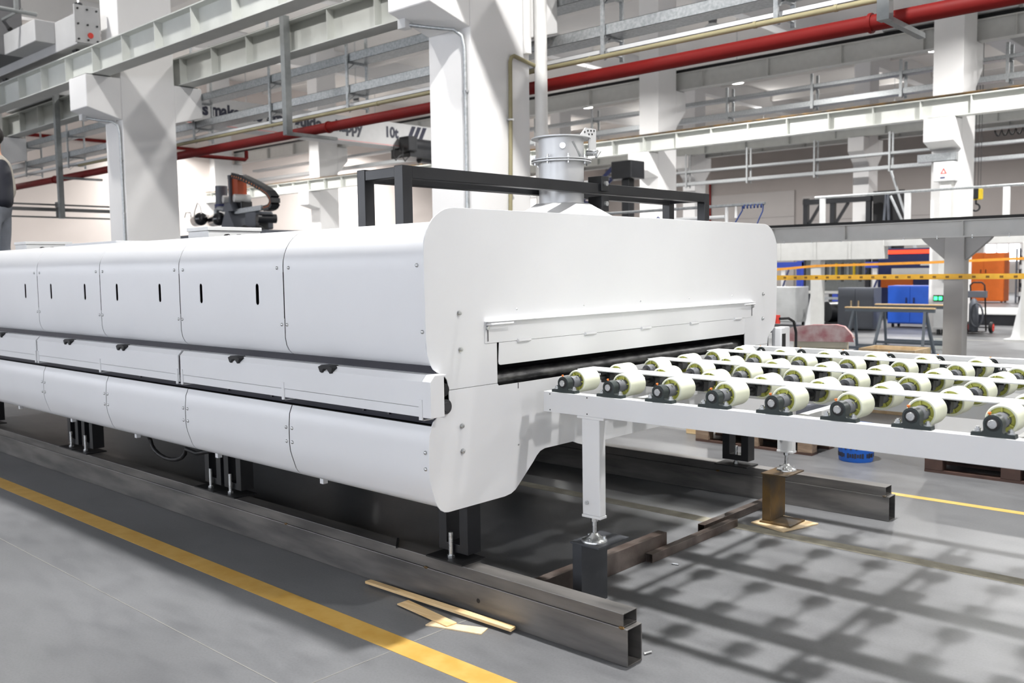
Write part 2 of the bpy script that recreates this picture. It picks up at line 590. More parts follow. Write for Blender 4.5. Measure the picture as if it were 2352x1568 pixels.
for k in (0, -1):
    dx = 8.015 * k
    c = A_COLS[k]
    pts = [(-7.46, 6.55, 4.16), (-7.22, 6.68, 4.11), (-7.04, 6.80, 4.08), (-6.985, 6.86, 4.02), (-6.97, 6.878, 3.9), (-6.968, 6.88, 3.6), (-6.968, 6.88, 0.02)]
    MB().path([(a + dx, b, z) for a, b, z in pts], 0.02, 10).build('conduit', 'galvanised', c, smooth=40)
    MB().box(-7.56 + dx, -7.44 + dx, 6.48, 6.58, 4.12, 4.22).build('conduit_box', 'box_grey', c, bevel=0.006)
    for z in (3.45, 2.6, 1.8):
        clip(c, -6.968 + dx, 6.87, z, 0.03)
c = A_COLS[0]
MB().cyl((-6.83, 7.93, 0.02), (-6.83, 7.93, HZ - 0.05), 0.072, 18).build('downpipe', 'pvc_white', c, smooth=40)
for z in (3.05, 5.6):
    MB().cyl((-6.83, 7.93, z), (-6.83, 7.93, z + 0.06), 0.079, 18).build('pipe_socket', 'pvc_white', c, smooth=40)
MB().cyl((-6.86, 7.74, 3.95), (-6.86, 7.74, HZ - 0.05), 0.045, 14).build('downpipe', 'pvc_white', c, smooth=40)
pts = [(-6.86, 7.95, 3.84), (-6.86, 7.62, 3.86)] + [(-6.86, 7.62 + 0.06 * (math.cos(math.radians(a)) - 1) - 0.0, 3.80 + 0.06 * math.sin(math.radians(a))) for a in (70, 50, 30, 10)][::1]
pts = [(-6.87, 7.97, 3.83), (-6.87, 7.53, 3.90), (-6.87, 7.49, 3.88), (-6.87, 7.47, 3.83), (-6.87, 7.46, 3.0), (-6.87, 7.44, 2.2), (-6.87, 7.45, 0.02)]
MB().path(pts, 0.022, 10).build('branch_pipe', 'beige_pipe', c, smooth=50)
for z in (3.2, 2.45, 1.9):
    MB().box(-6.9, -6.84, 7.43, 7.49, z, z + 0.02).build('pipe_clip', 'zinc', c)

# bright window in the back wall
q0, q1 = atY(51.95, 2262, 600), atY(51.95, 2345, 560)
bw = struct(MB().box(q0.x, q1.x, 51.94, 51.99, q0.z, q1.z).build('window_60', 'window_far'))
for k in range(4):
    x = q0.x + (q1.x - q0.x) * k / 3
    MB().box(x - 0.05, x + 0.05, 51.90, 51.94, q0.z, q1.z).build('mullion', 'box_grey', bw)

# roof beams over every column line and purlins between them
for k in range(-3, 4):
    x = -7.2 + 8.0 * k
    struct(MB().box(x - 0.2, x + 0.2, HY0, HY1, HZ - 0.85, HZ).build('trim_%d' % (k + 5), 'column_white'))
for j, y in enumerate(range(-5, 52, 5)):
    struct(MB().box(HX0, HX1, y - 0.11, y + 0.11, HZ - 0.42, HZ).build('trim_%d' % (j + 20), 'ceiling_grey'))

# big sliding door and columns of the back wall
door = struct(MB().box(-34.5, -25.0, 51.90, 51.99, 0.02, 6.0).build('door_1', 'door_grey'))
for z in (1.5, 3.0, 4.5):
    MB().box(-34.5, -25.0, 51.87, 51.9, z - 0.03, z + 0.03).build('door_rib', 'door_grey', door)
door2 = struct(MB().box(-24.5, -16.5, 51.90, 51.99, 0.02, 5.6).build('door_2', 'door_grey'))
for z in (1.4, 2.8, 4.2):
    MB().box(-24.5, -16.5, 51.87, 51.9, z - 0.03, z + 0.03).build('door_rib', 'door_grey', door2)

# ================================================================ high-bay lamps (each carries its own light)
def lamp(x, y, z, label, power=1.0, drop=None):
    t = thing('highbay_lamp', label, 'lamp', (x, y, z), 'high-bay lamps hung from the roof')
    top = HZ
    if min(abs(y - q) for q in range(-5, 52, 5)) < 0.13:
        top = HZ - 0.42
    if min(abs(x + 7.2 - 8.0 * q) for q in range(-3, 4)) < 0.22:
        top = HZ - 0.85
    MB().cyl((x, y, z + 0.38), (x, y, top), 0.012, 8).build('suspension_rod', 'galvanised', t)
    MB().lathe([(0.001, 0.40), (0.09, 0.40), (0.10, 0.38), (0.10, 0.22), (0.085, 0.20), (0.12, 0.15)], (x, y, z), (0, 0, 1), 20).build('driver_housing', 'hub_grey', t, smooth=40)
    MB().lathe([(0.12, 0.16), (0.17, 0.12), (0.235, 0.02), (0.24, 0.0), (0.23, 0.0), (0.16, 0.11), (0.11, 0.15)], (x, y, z), (0, 0, 1), 28).build('reflector', 'box_grey', t, smooth=40)
    MB().cyl((x, y, z + 0.018), (x, y, z + 0.028), 0.215, 28).build('lens', 'lamp_lens', t)
    ld = bpy.data.lights.new('highbay_light', 'AREA')
    ld.shape, ld.size = 'DISK', 0.40
    ld.energy = LAMP_W * power
    ld.color = (1.0, 0.985, 0.965)
    ld.spread = math.radians(165)
    lo = bpy.data.objects.new('light', ld)
    COL.objects.link(lo)
    lo.parent = t
    lo.location = (0, 0, 0.012)
    ud = bpy.data.lights.new('highbay_spill', 'AREA')      # upward light added above each lamp to brighten the ceiling
    ud.shape, ud.size = 'DISK', 0.18
    ud.energy = LAMP_W * GAIN['spill']
    ud.color = ld.color
    uo = bpy.data.objects.new('light_spill', ud)
    COL.objects.link(uo)
    uo.parent = t
    uo.location = (0, 0, 0.415)
    uo.rotation_euler = (PI, 0, 0)
    return t

LX = [-36.13 + 6.67 * i for i in range(8)]      # ... -2.78, 3.89, 10.56
for x in LX:
    key = abs(x + 2.78) < 0.05
    lamp(x, 4.4, 8.2, 'high-bay lamp over the white furnace on the machine bay roof', GAIN['key'] if key else GAIN['east'] if x > 0 else GAIN['row'])
for i, x in enumerate(LX):
    xx = -11.35 + 6.67 * (i - 4)
    lamp(xx, 19.3, 7.03, 'high-bay lamp of the middle bay hung below the roof near the crane girder', GAIN['mid'])
    lamp(xx, 10.4, 8.2, 'high-bay lamp of the middle bay on the side of the red pipe', GAIN['mid_near'])
for i in range(7):
    xx = -16.5 + 6.67 * (i - 3)
    lamp(xx, 29.7, 8.0, 'high-bay lamp in the tall third bay', GAIN['far'])
    lamp(xx, 44.5, 8.6, 'high-bay lamp in the last bay by the back wall', GAIN['far'])

# ================================================================ the white furnace
XF = -3.01                         # plane of the front plate
YC = 4.345                         # centre line
XE = -11.8                         # rear end, out of the frame
mach = thing('glass_furnace', 'long white tempering furnace with rounded side covers and upright end plate', 'machine', (-7.4, YC, 0))


def mir(poly):
    return [(2 * YC - y, z) for y, z in poly]


# front plates (outline of the near half, then mirrored)
up = [(2.830, 1.059), (2.827, 1.084), (2.822, 1.105), (2.807, 1.123), (2.786, 1.135), (2.762, 1.145), (2.740, 1.161), (2.719, 1.192), (2.707, 1.228), (2.701, 1.30), (2.699, 1.40), (2.698, 1.64)]
cx, cz, R = 2.888, 1.688, 0.190
up += arc((cx, cz), R, 180, 90, 10)
upper = up + mir(up)[::-1] + [(5.54, 1.059), (5.54, 1.262), (3.151, 1.262), (3.151, 1.059)]
bp = MB().prism(upper, 0, XF - 0.006, XF).build('end_plate_upper', 'machine_white', mach, bevel=0.0012)
lo = [(3.151, 1.057), (2.831, 1.057), (2.834, 1.0), (2.830, 0.977), (2.815, 0.963), (2.787, 0.953), (2.755, 0.940), (2.735, 0.925), (2.722, 0.900), (2.709, 0.866), (2.703, 0.80), (2.702, 0.71), (2.706, 0.665), (2.715, 0.633), (2.738, 0.563), (2.752, 0.538), (2.770, 0.518), (2.792, 0.506), (2.815, 0.502),
      (3.19, 0.502), (3.235, 0.508), (3.268, 0.522), (3.295, 0.545), (3.40, 0.637), (3.428, 0.665), (3.455, 0.684), (3.49, 0.692), (3.715, 0.693), (3.76, 0.676), (3.80, 0.664), (3.83, 0.661)]
lower = lo[::-1] + [(3.160, 1.046)] + mir([(3.160, 1.046)]) + mir(lo)
# order: near half runs from the middle of the bottom up to the slot, then across, then down the far half
MB().prism(lower, 0, XF - 0.006, XF).build('end_plate_lower', 'machine_white', mach, bevel=0.0012)
MB().box(XF - 0.0061, XF + 0.0008, 3.294, 3.298, 1.018, 1.0459).build('slit', 'black_matte', mach)

# bolts and rivets on the end plate
hexm = MB()
hexm.cyl((0, 0, 0), (0.003, 0, 0), 0.0125, 16).cyl((0.003, 0, 0), (0.0115, 0, 0), 0.0095, 6)
hexm.lathe([(0.0085, 0.0115), (0.006, 0.0135), (0.0005, 0.0140)], (0, 0, 0), (1, 0, 0), 6)
hexX = hexm.mesh('bolt', 'zinc')
dome = MB().lathe([(0.0095, 0), (0.0092, 0.003), (0.0070, 0.006), (0.003, 0.0075), (0.0003, 0.0078)], (0, 0, 0), (0, -1, 0), 14)
domeY = dome.mesh('bolt', 'zinc', smooth=50)
riv = MB().lathe([(0.0055, 0), (0.005, 0.002), (0.003, 0.0035), (0.0003, 0.004)], (0, 0, 0), (1, 0, 0), 10).mesh('rivet', 'zinc', smooth=60)
for y, z in ((2.903, 1.403), (2.908, 1.237), (2.907, 0.885), (2.909, 0.768)):
    for yy in (y, 2 * YC - y):
        inst('bolt', hexX, mach, (XF, yy, z))
for y in (3.294, 3.818, 4.335, 4.851, 5.372):
    inst('rivet', riv, mach, (XF, y, 1.405))
inst('rivet', riv, mach, (XF, 3.292, 0.742))

# sight flap: fixed strip with a folded lip, hinged leaf below, hinges, two end handles
flap = MB().box(XF + 0.0005, XF + 0.0035, 3.067, 5.642, 1.253, 1.353).build('flap_strip', 'machine_white', mach, bevel=0.0008)
MB().prism([(XF + 0.0005, 1.3535), (XF + 0.028, 1.3535), (XF + 0.028, 1.3565), (XF + 0.0005, 1.3565)], 1, 3.067, 5.642).build('flap_lip', 'machine_white', flap)
leaf = MB().prism([(3.163, 1.2515), (3.157, 1.160), (3.160, 1.149), (3.170, 1.144), (5.52, 1.144), (5.532, 1.150), (5.535, 1.160), (5.535, 1.2515)], 0, XF - 0.0005, XF + 0.0025).build('flap_leaf', 'machine_white', mach, bevel=0.0008)
hm = MB().cyl((0.006, -0.045, 0), (0.006, 0.045, 0), 0.0075, 12)
hm.box(0.0005, 0.003, -0.044, 0.044, -0.010, 0.010)
hmesh = hm.mesh('hinge', 'machine_white', smooth=40)
for y in (3.335, 3.862, 4.378, 4.895, 5.43):
    inst('hinge', hmesh, flap, (XF + 0.0035, y, 1.2525))
for y0, sg in ((3.085, 1), (5.625, -1)):
    MB().box(XF + 0.0045, XF + 0.0075, y0 - 0.002, y0 + 0.002, 1.262, 1.335).build('flap_slot', 'gantry_side', flap)
    h = MB().path([(XF + 0.004, y0 - 0.005 * sg, 1.34), (XF + 0.03, y0 + 0.004 * sg, 1.342), (XF + 0.034, y0 + 0.03 * sg, 1.343), (XF + 0.034, y0 + 0.145 * sg, 1.343)], 0.0055, 10)
    h.build('flap_handle', 'machine_white', flap, smooth=50)
    MB().cyl((XF + 0.004, y0 - 0.005 * sg, 1.325), (XF + 0.016, y0 - 0.005 * sg, 1.325), 0.009, 12).build('pivot', 'zinc', flap)

# roller inside the mouth, near-black block behind it added to stop light
MB().cyl((-3.085, 3.06, 1.066), (-3.085, 5.63, 1.066), 0.046, 32).build('mouth_roller', 'roller_steel', mach, smooth=40)
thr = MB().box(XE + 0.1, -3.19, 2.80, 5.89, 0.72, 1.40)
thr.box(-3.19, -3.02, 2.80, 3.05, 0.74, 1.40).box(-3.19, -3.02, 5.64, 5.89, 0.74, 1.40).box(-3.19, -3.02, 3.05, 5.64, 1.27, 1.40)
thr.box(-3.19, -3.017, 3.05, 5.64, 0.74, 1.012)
thr.build('inner_body', 'dark_interior', mach)  # block added to keep light out of the furnace inside
MB().box(XE + 0.1, -3.03, 2.765, 2.775, 0.56, 0.90).build('inner_liner', 'dark_interior', mach)  # dark sheet added behind the lower seams against light leaks
MB().box(XE + 0.1, -3.02, 2.745, 2.76, 1.19, 1.74).box(XE + 0.1, -3.02, 5.93, 5.945, 1.19, 1.74).build('inner_liner', 'dark_interior', mach)  # dark sheets added behind the upper seams against light leaks

# side covers, module by module
SEAM = [XF - 0.002] + [-4.105 - 1.0985 * i for i in range(8)]
GAP = 0.009
z_hi0, z_hi1 = 1.36, 1.60          # flat band that carries the sight slots


def slot_ring(mb, x, zc, w, h, x0, x1, z0, z1, y, t):
    """flat sheet field x0..x1, z0..z1 with a stadium hole"""
    n = 28
    hole, outer = [], []
    for i in range(n):
        a = 2 * PI * i / n + PI / n
        cxx, szz = math.cos(a), math.sin(a)
        r = w / 2
        hole.append((x + r * cxx, zc + r * szz + (h / 2 - r) * (1 if szz > 0 else -1)))
        k = min(((x1 - x) if cxx > 0 else (x - x0)) / max(1e-6, abs(cxx)), ((z1 - zc) if szz > 0 else (zc - z0)) / max(1e-6, abs(szz)))
        outer.append((x + k * cxx, zc + k * szz))
    vs = [(p[0], y, p[1]) for p in hole] + [(p[0], y, p[1]) for p in outer] + [(p[0], y + t, p[1]) for p in hole]
    fs = []
    for i in range(n):
        j = (i + 1) % n
        fs.append((i, j, n + j, n + i))
        fs.append((i, i + 2 * n, j + 2 * n, j))
    # corner fillers where two neighbouring rays leave by different sides
    o = len(vs)
    for i in range(n):
        j = (i + 1) % n
        a, b = outer[i], outer[j]
        if abs(a[0] - b[0]) > 1e-6 and abs(a[1] - b[1]) > 1e-6:
            cxr = x1 if (a[0] + b[0]) / 2 > x else x0
            czr = z1 if (a[1] + b[1]) / 2 > zc else z0
            vs.append((cxr, y, czr))
            fs.append((n + i, n + j, len(vs) - 1))
    mb.add(vs, fs)


YS = 2.706                          # outer skin
prof_top = [(3.10, 1.822), (2.92, 1.822)] + arc((2.896, 1.632), 0.190, 90, 180, 9)[1:] + [(YS, z_hi1)]
prof_bot = [(YS, z_hi0), (YS, 1.26), (2.713, 1.222), (2.726, 1.196), (2.744, 1.178), (2.768, 1.166), (2.79, 1.16)]
prof_low = [(2.733, 0.905), (2.727, 0.890), (2.716, 0.864), (2.710, 0.80), (2.709, 0.71), (2.713, 0.668), (2.722, 0.636), (2.744, 0.570), (2.758, 0.546), (2.776, 0.530), (2.80, 0.522), (2.98, 0.515)]
for side in (0, 1):
    for i in range(8 if side == 0 else 4):
        xa, xb = SEAM[i] - GAP / 2 - (0.003 if i == 0 else 0), SEAM[i + 1] + GAP / 2
        Q = (lambda p: p) if side == 0 else mir
        t = 0.003 if side == 0 else -0.003
        mb = MB()
        if side == 0:
            mb.sheet(prof_top, -t, 0, xa, xb)
            mb.sheet(prof_bot, -t, 0, xa, xb)
            slots = [] if i == 0 else [(xa + xb) / 2 + 0.2975, (xa + xb) / 2 - 0.2975]
            if not slots:
                mb.box(xb, xa, YS, YS + t, z_hi0, z_hi1)
            else:
                edges = [xa, (xa + xb) / 2, xb]
                for s_, e0, e1 in zip(slots, edges[:2], edges[1:]):
                    slot_ring(mb, s_, 1.484, 0.031, 0.114, e1, e0, z_hi0, z_hi1, YS, t)
        else:
            mb.sheet(Q(prof_top + prof_bot), t, 0, xa, xb)
        pan = mb.build('side_cover', 'machine_white', mach, smooth=28)
        ml = MB().sheet(Q(prof_low), -t, 0, xa, xb).build('lower_cover', 'machine_white', mach, smooth=28)
        if side == 0:
            for z, off in ((1.622, 0.050), (1.328, 0.021)):
                inst('bolt', domeY, pan, (xa - (off if i else 0.045 if z > 1.5 else 0.018), YS, z))
                inst('bolt', domeY, pan, (xb + off - 0.004, YS, z))
            for z in (0.788, 0.714):
                inst('bolt', domeY, ml, (xa - 0.020, 2.7095, z))
                inst('bolt', domeY, ml, (xb + 0.024, 2.7095, z))
            # support tabs under the lower cover
            MB().box(xb - 0.16, xb + 0.02, 2.90, 2.98, 0.497, 0.514).build('cover_tab', 'machine_white', ml)
            MB().box(xb - 0.015, xb + 0.015, 2.90, 2.93, 0.455, 0.497).build('cover_tab', 'machine_white', ml)

# groove between upper and lower covers: black strip, drive-cover tray, dark bar for the shaded gap below
for yy0, yy1 in ((2.752, 2.80), (5.89, 5.938)):
    MB().box(XE, -3.017, yy0, yy1, 1.130, 1.176).build('seal_strip', 'navy_strip', mach)
    MB().box(XE, -3.02, 2.80 if yy0 < 4 else 5.85, 2.84 if yy0 < 4 else 5.89, 0.88, 1.19).build('groove_back', 'dark_interior', mach)
MB().box(XE, -3.03, 2.775, 2.80, 0.905, 0.952).build('seal_strip', 'navy_strip', mach)  # not a seal: dark bar painting the shade of the gap under the tray
segs = [(-2.965, -5.178), (-5.202, -7.392), (-7.416, -9.6), (-9.62, XE)]
for n_, (xa, xb) in enumerate(segs):
    tr = MB().prism([(2.676, 0.9995), (2.676, 1.112), (2.702, 1.1395), (2.775, 1.1395), (2.775, 1.13), (2.706, 1.13), (2.684, 1.107), (2.684, 0.9995)], 0, xb, xa).build('drive_cover', 'machine_white', mach, bevel=0.0012)
    MB().prism([(2.678, 0.954), (2.678, 0.9975), (2.686, 0.9975), (2.686, 0.962), (2.76, 0.962), (2.76, 0.954)], 0, xb, xa - 0.06 if n_ == 0 else xa).build('cover_sill', 'machine_white', tr, bevel=0.001)
    if n_ == 0:
        MB().prism([(2.6755, 0.953), (2.6755, 1.1125), (2.7018, 1.140), (2.757, 1.140), (2.757, 0.953)], 0, -2.96, -3.02).build('end_cap', 'machine_white', tr, bevel=0.0015)
for x in (-3.025, -4.095, -5.160, -5.220, -6.295, -7.380, -7.43, -8.52):
    MB().box(x - 0.011, x + 0.011, 2.672, 2.678, 0.938, 1.032).box(x - 0.011, x + 0.011, 2.672, 2.74, 0.938, 0.941).build('cover_strap', 'machine_white', mach)
clipm = MB().prism([(-0.060, 0.010), (-0.034, 0.020), (0.034, 0.020), (0.060, 0.008), (0.046, -0.018), (0.034, -0.020), (0.014, 0.000), (-0.014, 0.000), (-0.032, -0.020), (-0.046, -0.016)], 1, -0.024, 0.030)
clip_mesh = clipm.mesh('catch', 'rubber')
for x in (-3.71, -4.554, -5.955, -6.81, -8.163):
    inst('catch', clip_mesh, mach, (x, 2.688, 1.124), bevel=0.003)
# drive parts seen past the end of the tray
MB().cyl((-3.03, 2.80, 0.988), (-2.995, 2.80, 0.988), 0.034, 20).cyl((-2.995, 2.80, 0.988), (-2.985, 2.80, 0.988), 0.022, 20).build('chain_wheel', 'steel_dark', mach, smooth=40)
MB().cyl((-3.03, 2.79, 1.065), (-2.995, 2.79, 1.065), 0.030, 20).build('drive_shaft', 'rubber', mach, smooth=40)
for x in (-3.36, -3.55, -4.35, -4.8, -5.4, -5.9):
    MB().cyl((x, 2.775, 0.93), (x, 2.765, 0.93), 0.008, 8).build('drive_bolt', 'steel_dark', mach)

# feet: black U bracket, levelling bolt, plate on the base rail
def foot(x, y, front):
    U = [(x - 0.10, 0.245), (x + 0.10, 0.245), (x + 0.10, 0.78), (x + 0.045, 0.78), (x + 0.045, 0.285), (x - 0.045, 0.285), (x - 0.045, 0.78), (x - 0.10, 0.78)]
    b = MB().prism(U, 1, y + 0.005, y + 0.095).build('foot_bracket', 'black_paint', mach, bevel=0.002)
    yb = y + 0.02 if front else y + 0.05
    MB().cyl((x, yb - 0.03, 0.2205), (x, yb - 0.03, 0.345), 0.011, 12).cyl((x, yb - 0.03, 0.2205), (x, yb - 0.03, 0.235), 0.019, 6).build('levelling_bolt', 'zinc', b)
    MB().box(x - 0.125, x + 0.125, y - 0.06, y + 0.10, 0.2135, 0.2205).build('foot_plate', 'black_matte', b)

for x in (-3.17, -5.178, -5.417, -7.338, -7.61, -9.5, -9.75):
    foot(x, 2.985, True)
    foot(x, 5.70, False)
MB().box(XE, -3.3, 3.05, 3.13, 0.62, 0.72).box(XE, -3.3, 5.56, 5.64, 0.62, 0.72).build('chassis_beam', 'black_matte', mach)
for x in (-4.2, -5.3, -6.4, -7.5, -8.6):
    MB().box(x - 0.05, x + 0.05, 3.0, 5.7, 0.55, 0.64).build('chassis_cross', 'black_matte', mach)
pts = [(-6.15, 2.95, 0.56), (-6.20, 2.95, 0.46)] + [(-5.95 - 0.25 * math.cos(math.radians(a)), 2.96, 0.44 - 0.10 * math.sin(math.radians(a))) for a in range(0, 190, 20)] + [(-5.6, 2.98, 0.42), (-5.3, 3.0, 0.48)]
MB().path(pts, 0.014, 8).build('power_cable', 'rubber', mach, smooth=50)

# top frame of black box tube round the duct
for xp in (-3.44, -3.73):
    fr = MB()
    for y in (2.962, 5.728):
        fr.box(xp - 0.031, xp + 0.031, y - 0.031, y + 0.031, 1.40, 2.106)
    fr.box(xp - 0.03, xp + 0.03, 2.993, 5.697, 2.044, 2.105)
    fr.build('frame_portal', 'black_paint', mach, bevel=0.003)
MB().box(-3.70, -3.47, 2.935, 2.985, 2.05, 2.10).build('frame_tie', 'black_paint', mach, bevel=0.003)
MB().box(-3.70, -3.47, 5.705, 5.755, 2.05, 2.10).build('frame_tie', 'black_paint', mach, bevel=0.003)
DX, DY = -3.59, 4.345
duct = MB().cyl((DX, DY, 1.97), (DX, DY, 2.235), 0.136, 36, caps=False).cyl((DX, DY, 2.245), (DX, DY, 2.375), 0.136, 36, caps=False)
duct.build('exhaust_duct', 'duct_silver', mach, smooth=40)
ex = mach
for z, r in ((2.230, 0.182), (2.243, 0.182), (2.372, 0.180)):
    MB().lathe([(0.136, 0), (r, 0), (r, 0.007), (0.136, 0.007)], (DX, DY, z), (0, 0, 1), 36).build('duct_flange', 'duct_silver', mach, smooth=40)
fb = MB().cyl((0, 0, -0.02), (0, 0, 0.034), 0.006, 8).cyl((0, 0, 0.012), (0, 0, 0.020), 0.011, 6).mesh('flange_bolt', 'zinc')
for a in range(0, 360, 45):
    inst('flange_bolt', fb, mach, (DX + 0.162 * math.cos(math.radians(a + 10)), DY + 0.162 * math.sin(math.radians(a + 10)), 2.237))
MB().prism([(4.345 + 0.085, 2.30), (4.345 + 0.155, 2.30), (4.345 + 0.155, 2.432), (4.345 + 0.055, 2.432), (4.345 + 0.0, 2.38), (4.345 + 0.085, 2.38)], 0, DX + 0.140, DX + 0.147).build('damper_quadrant', 'duct_silver', mach)
hole = MB().cyl((0, 0, 0), (0.002, 0, 0), 0.006, 10).mesh('quadrant_hole', 'black_matte')
for y, z in ((0.045, 2.405), (0.075, 2.415), (0.105, 2.418), (0.135, 2.42), (0.085, 2.395), (0.115, 2.398)):
    inst('quadrant_hole', hole, mach, (DX + 0.1465, DY + y, z))
MB().cyl((DX + 0.10, DY + 0.125, 2.29), (DX + 0.17, DY + 0.14, 2.29), 0.018, 12).cyl((DX + 0.165, DY + 0.13, 2.262), (DX + 0.165, DY + 0.17, 2.30), 0.008, 8).build('damper_knob', 'zinc', mach, smooth=40)
MB().cyl((DX + 0.10, DY - 0.105, 2.315), (DX + 0.115, DY - 0.125, 2.315), 0.018, 12).build('inspection_plug', 'zinc', mach)
MB().bar((DX + 0.125, DY - 0.048, 2.345), (DX + 0.137, DY + 0.012, 2.262), 0.010, 0.012).build('damper_blade_edge', 'galvanised', mach)
# octagonal hood under the duct
hood = MB()
n = 8
A = [(DX + 0.172 * math.cos(PI / 8 + k * PI / 4), DY + 0.172 * math.sin(PI / 8 + k * PI / 4), 1.985) for k in range(n)]
B = [(DX + 0.42 * math.cos(PI / 8 + k * PI / 4), DY + 0.42 * math.sin(PI / 8 + k * PI / 4), 1.845) for k in range(n)]
hood.add(A + B + [(x, y, z - 0.30) for x, y, z in B], [(k, k + n, (k + 1) % n + n, (k + 1) % n) for k in range(n)] + [(k + n, k + 2 * n, (k + 1) % n + 2 * n, (k + 1) % n + n) for k in range(n)] + [tuple(range(n))])
hood.build('exhaust_hood', 'duct_silver', mach)
for z in (1.985, 2.105):
    MB().box(-3.50, -3.395, DY + 0.145, DY + 0.215, z - 0.045 if z > 2 else z - 0.045, z + 0.045).build('clamp_plate', 'black_paint', mach, bevel=0.002)
    MB().cyl((-3.396, DY + 0.18, z), (-3.38, DY + 0.18, z), 0.016, 6).build('clamp_bolt', 'zinc', mach)

# terminal boxes on the roof of the furnace
def terminal(x0, y0):
    b = MB().box(x0 - 0.275, x0, y0, y0 + 0.40, 1.40, 1.886).build('terminal_box', 'box_grey', mach, bevel=0.003)
    MB().box(x0 - 0.282, x0 + 0.007, y0 - 0.007, y0 + 0.407, 1.888, 1.914).build('box_lid', 'box_grey', b, bevel=0.003)
    for k in range(3):
        y = y0 + 0.13 + 0.09 * k
        MB().cyl((x0, y, 1.848), (x0 + 0.03, y, 1.848), 0.018, 16).build('cable_gland', 'rubber', b, smooth=40)
        MB().cyl((x0 + 0.03, y, 1.848), (x0 + 0.06, y + 0.01, 1.840), 0.010, 10).build('cable_end', 'pvc_white', b, smooth=40)

terminal(-5.725, 3.2)
terminal(-8.965, 3.2)
# plain lids further along
MB().box(-8.35, -7.35, 3.3, 3.9, 1.40, 1.872).build('roof_box', 'machine_white', mach, bevel=0.003)

# limit switch box with cable on the far side
MB().box(-3.04, -2.965, 5.975, 6.11, 0.95, 1.165).build('switch_box', 'machine_white', mach, bevel=0.008)
MB().box(-2.966, -2.962, 5.985, 6.035, 0.96, 1.12).build('switch_panel', 'black_matte', mach)
MB().box(-3.025, -2.985, 5.985, 5.997, 1.19, 1.25).build('switch_key', 'red_mark', mach)
MB().path([(-2.98, 5.98, 1.225), (-2.96, 6.07, 1.225), (-2.95, 6.13, 1.20), (-2.95, 6.17, 1.12), (-2.95, 6.17, 1.0), (-2.96, 6.13, 0.86), (-3.0, 6.05, 0.70)], 0.0095, 10).build('switch_cable', 'rubber', mach, smooth=50)

# ================================================================ base rails under the furnace
def base_rail(y0, y1, label, x1):
    t = thing('base_rail', label, 'steel tube', (-6.5, (y0 + y1) / 2, 0), 'steel base rails under the furnace')
    MB().rtube(0, -12.0, x1, y0, y1, 0.0, 0.156, 0.005).build('lower_tube', 'mill_steel', t, bevel=0.004)
    MB().rtube(0, -12.0, x1 - 0.024, y0 + 0.006, y1 - 0.001, 0.1565, 0.213, 0.004).build('upper_tube', 'mill_steel', t, bevel=0.004)
    for x in (x1 - 0.03, x1 - 1.2, x1 - 2.4):
        MB().ball((x, y0 + 0.003, 0.156), 0.007, 10, sx=2.2).build('weld_bead', 'rusty_steel', t)
    MB().cyl((-2.94, y0 - 0.0006, 0.075), (-2.94, y0 + 0.002, 0.075), 0.011, 16).build('stain', 'black_matte', t)
    return t

base_rail(2.925, 3.027, 'dark steel box-section rail beside the yellow line, along the furnace', -2.10)
base_rail(5.690, 5.795, 'dark steel box-section rail on the far side of the furnace', -2.10)

# ================================================================ roller conveyor
BZ0, BZ1, SZ = 0.912, 1.010, 1.055
CX0, CX1 = -2.884, 0.55
conv = thing('roller_conveyor', 'white roller conveyor with cream wheels at the furnace mouth', 'conveyor', (-1.2, YC, 0.3205))
YN, YFAR = 3.34, 5.30
for y0 in (YN, YFAR):
    b = MB().rtube(0, CX0, CX1, y0, y0 + 0.05, BZ0, BZ1, 0.003).build('side_beam', 'conveyor_white', conv, bevel=0.002)
    MB().box(CX0 - 0.0012, CX0 + 0.001, y0 + 0.001, y0 + 0.049, BZ0 + 0.001, BZ1 - 0.001).build('end_cap', 'conveyor_white', b)
    if y0 == YN:
        hl = MB().cyl((0, 0, 0), (0, -0.0008, 0), 0.0035, 10).mesh('hole', 'black_matte')
        for x in (-2.845, -2.62):
            for z in (0.999, 0.923):
                inst('hole', hl, b, (x, y0 + 0.0002, z))
MB().box(CX0, CX1, YC - 0.03, YC + 0.03, BZ0, BZ1).build('centre_beam', 'conveyor_white', conv, bevel=0.002)
RAILS = (3.70, 4.325, 4.955)
for y in RAILS:
    MB().box(-2.910, CX1, y - 0.066, y + 0.066, 1.0845, 1.0905).build('guide_rail', 'conveyor_white', conv, bevel=0.001)
MB().box(-2.905, CX1, 5.305, 5.36, 1.078, 1.090).box(-2.905, CX1, 5.305, 5.309, 1.062, 1.078).build('guide_rail', 'conveyor_white', conv, bevel=0.001)
for x in (-2.61, -1.755, -0.9, 0.0):
    MB().box(x - 0.02, x + 0.02, YN + 0.05, YFAR, 0.915, 0.955).build('cross_tube', 'conveyor_white', conv, bevel=0.002)

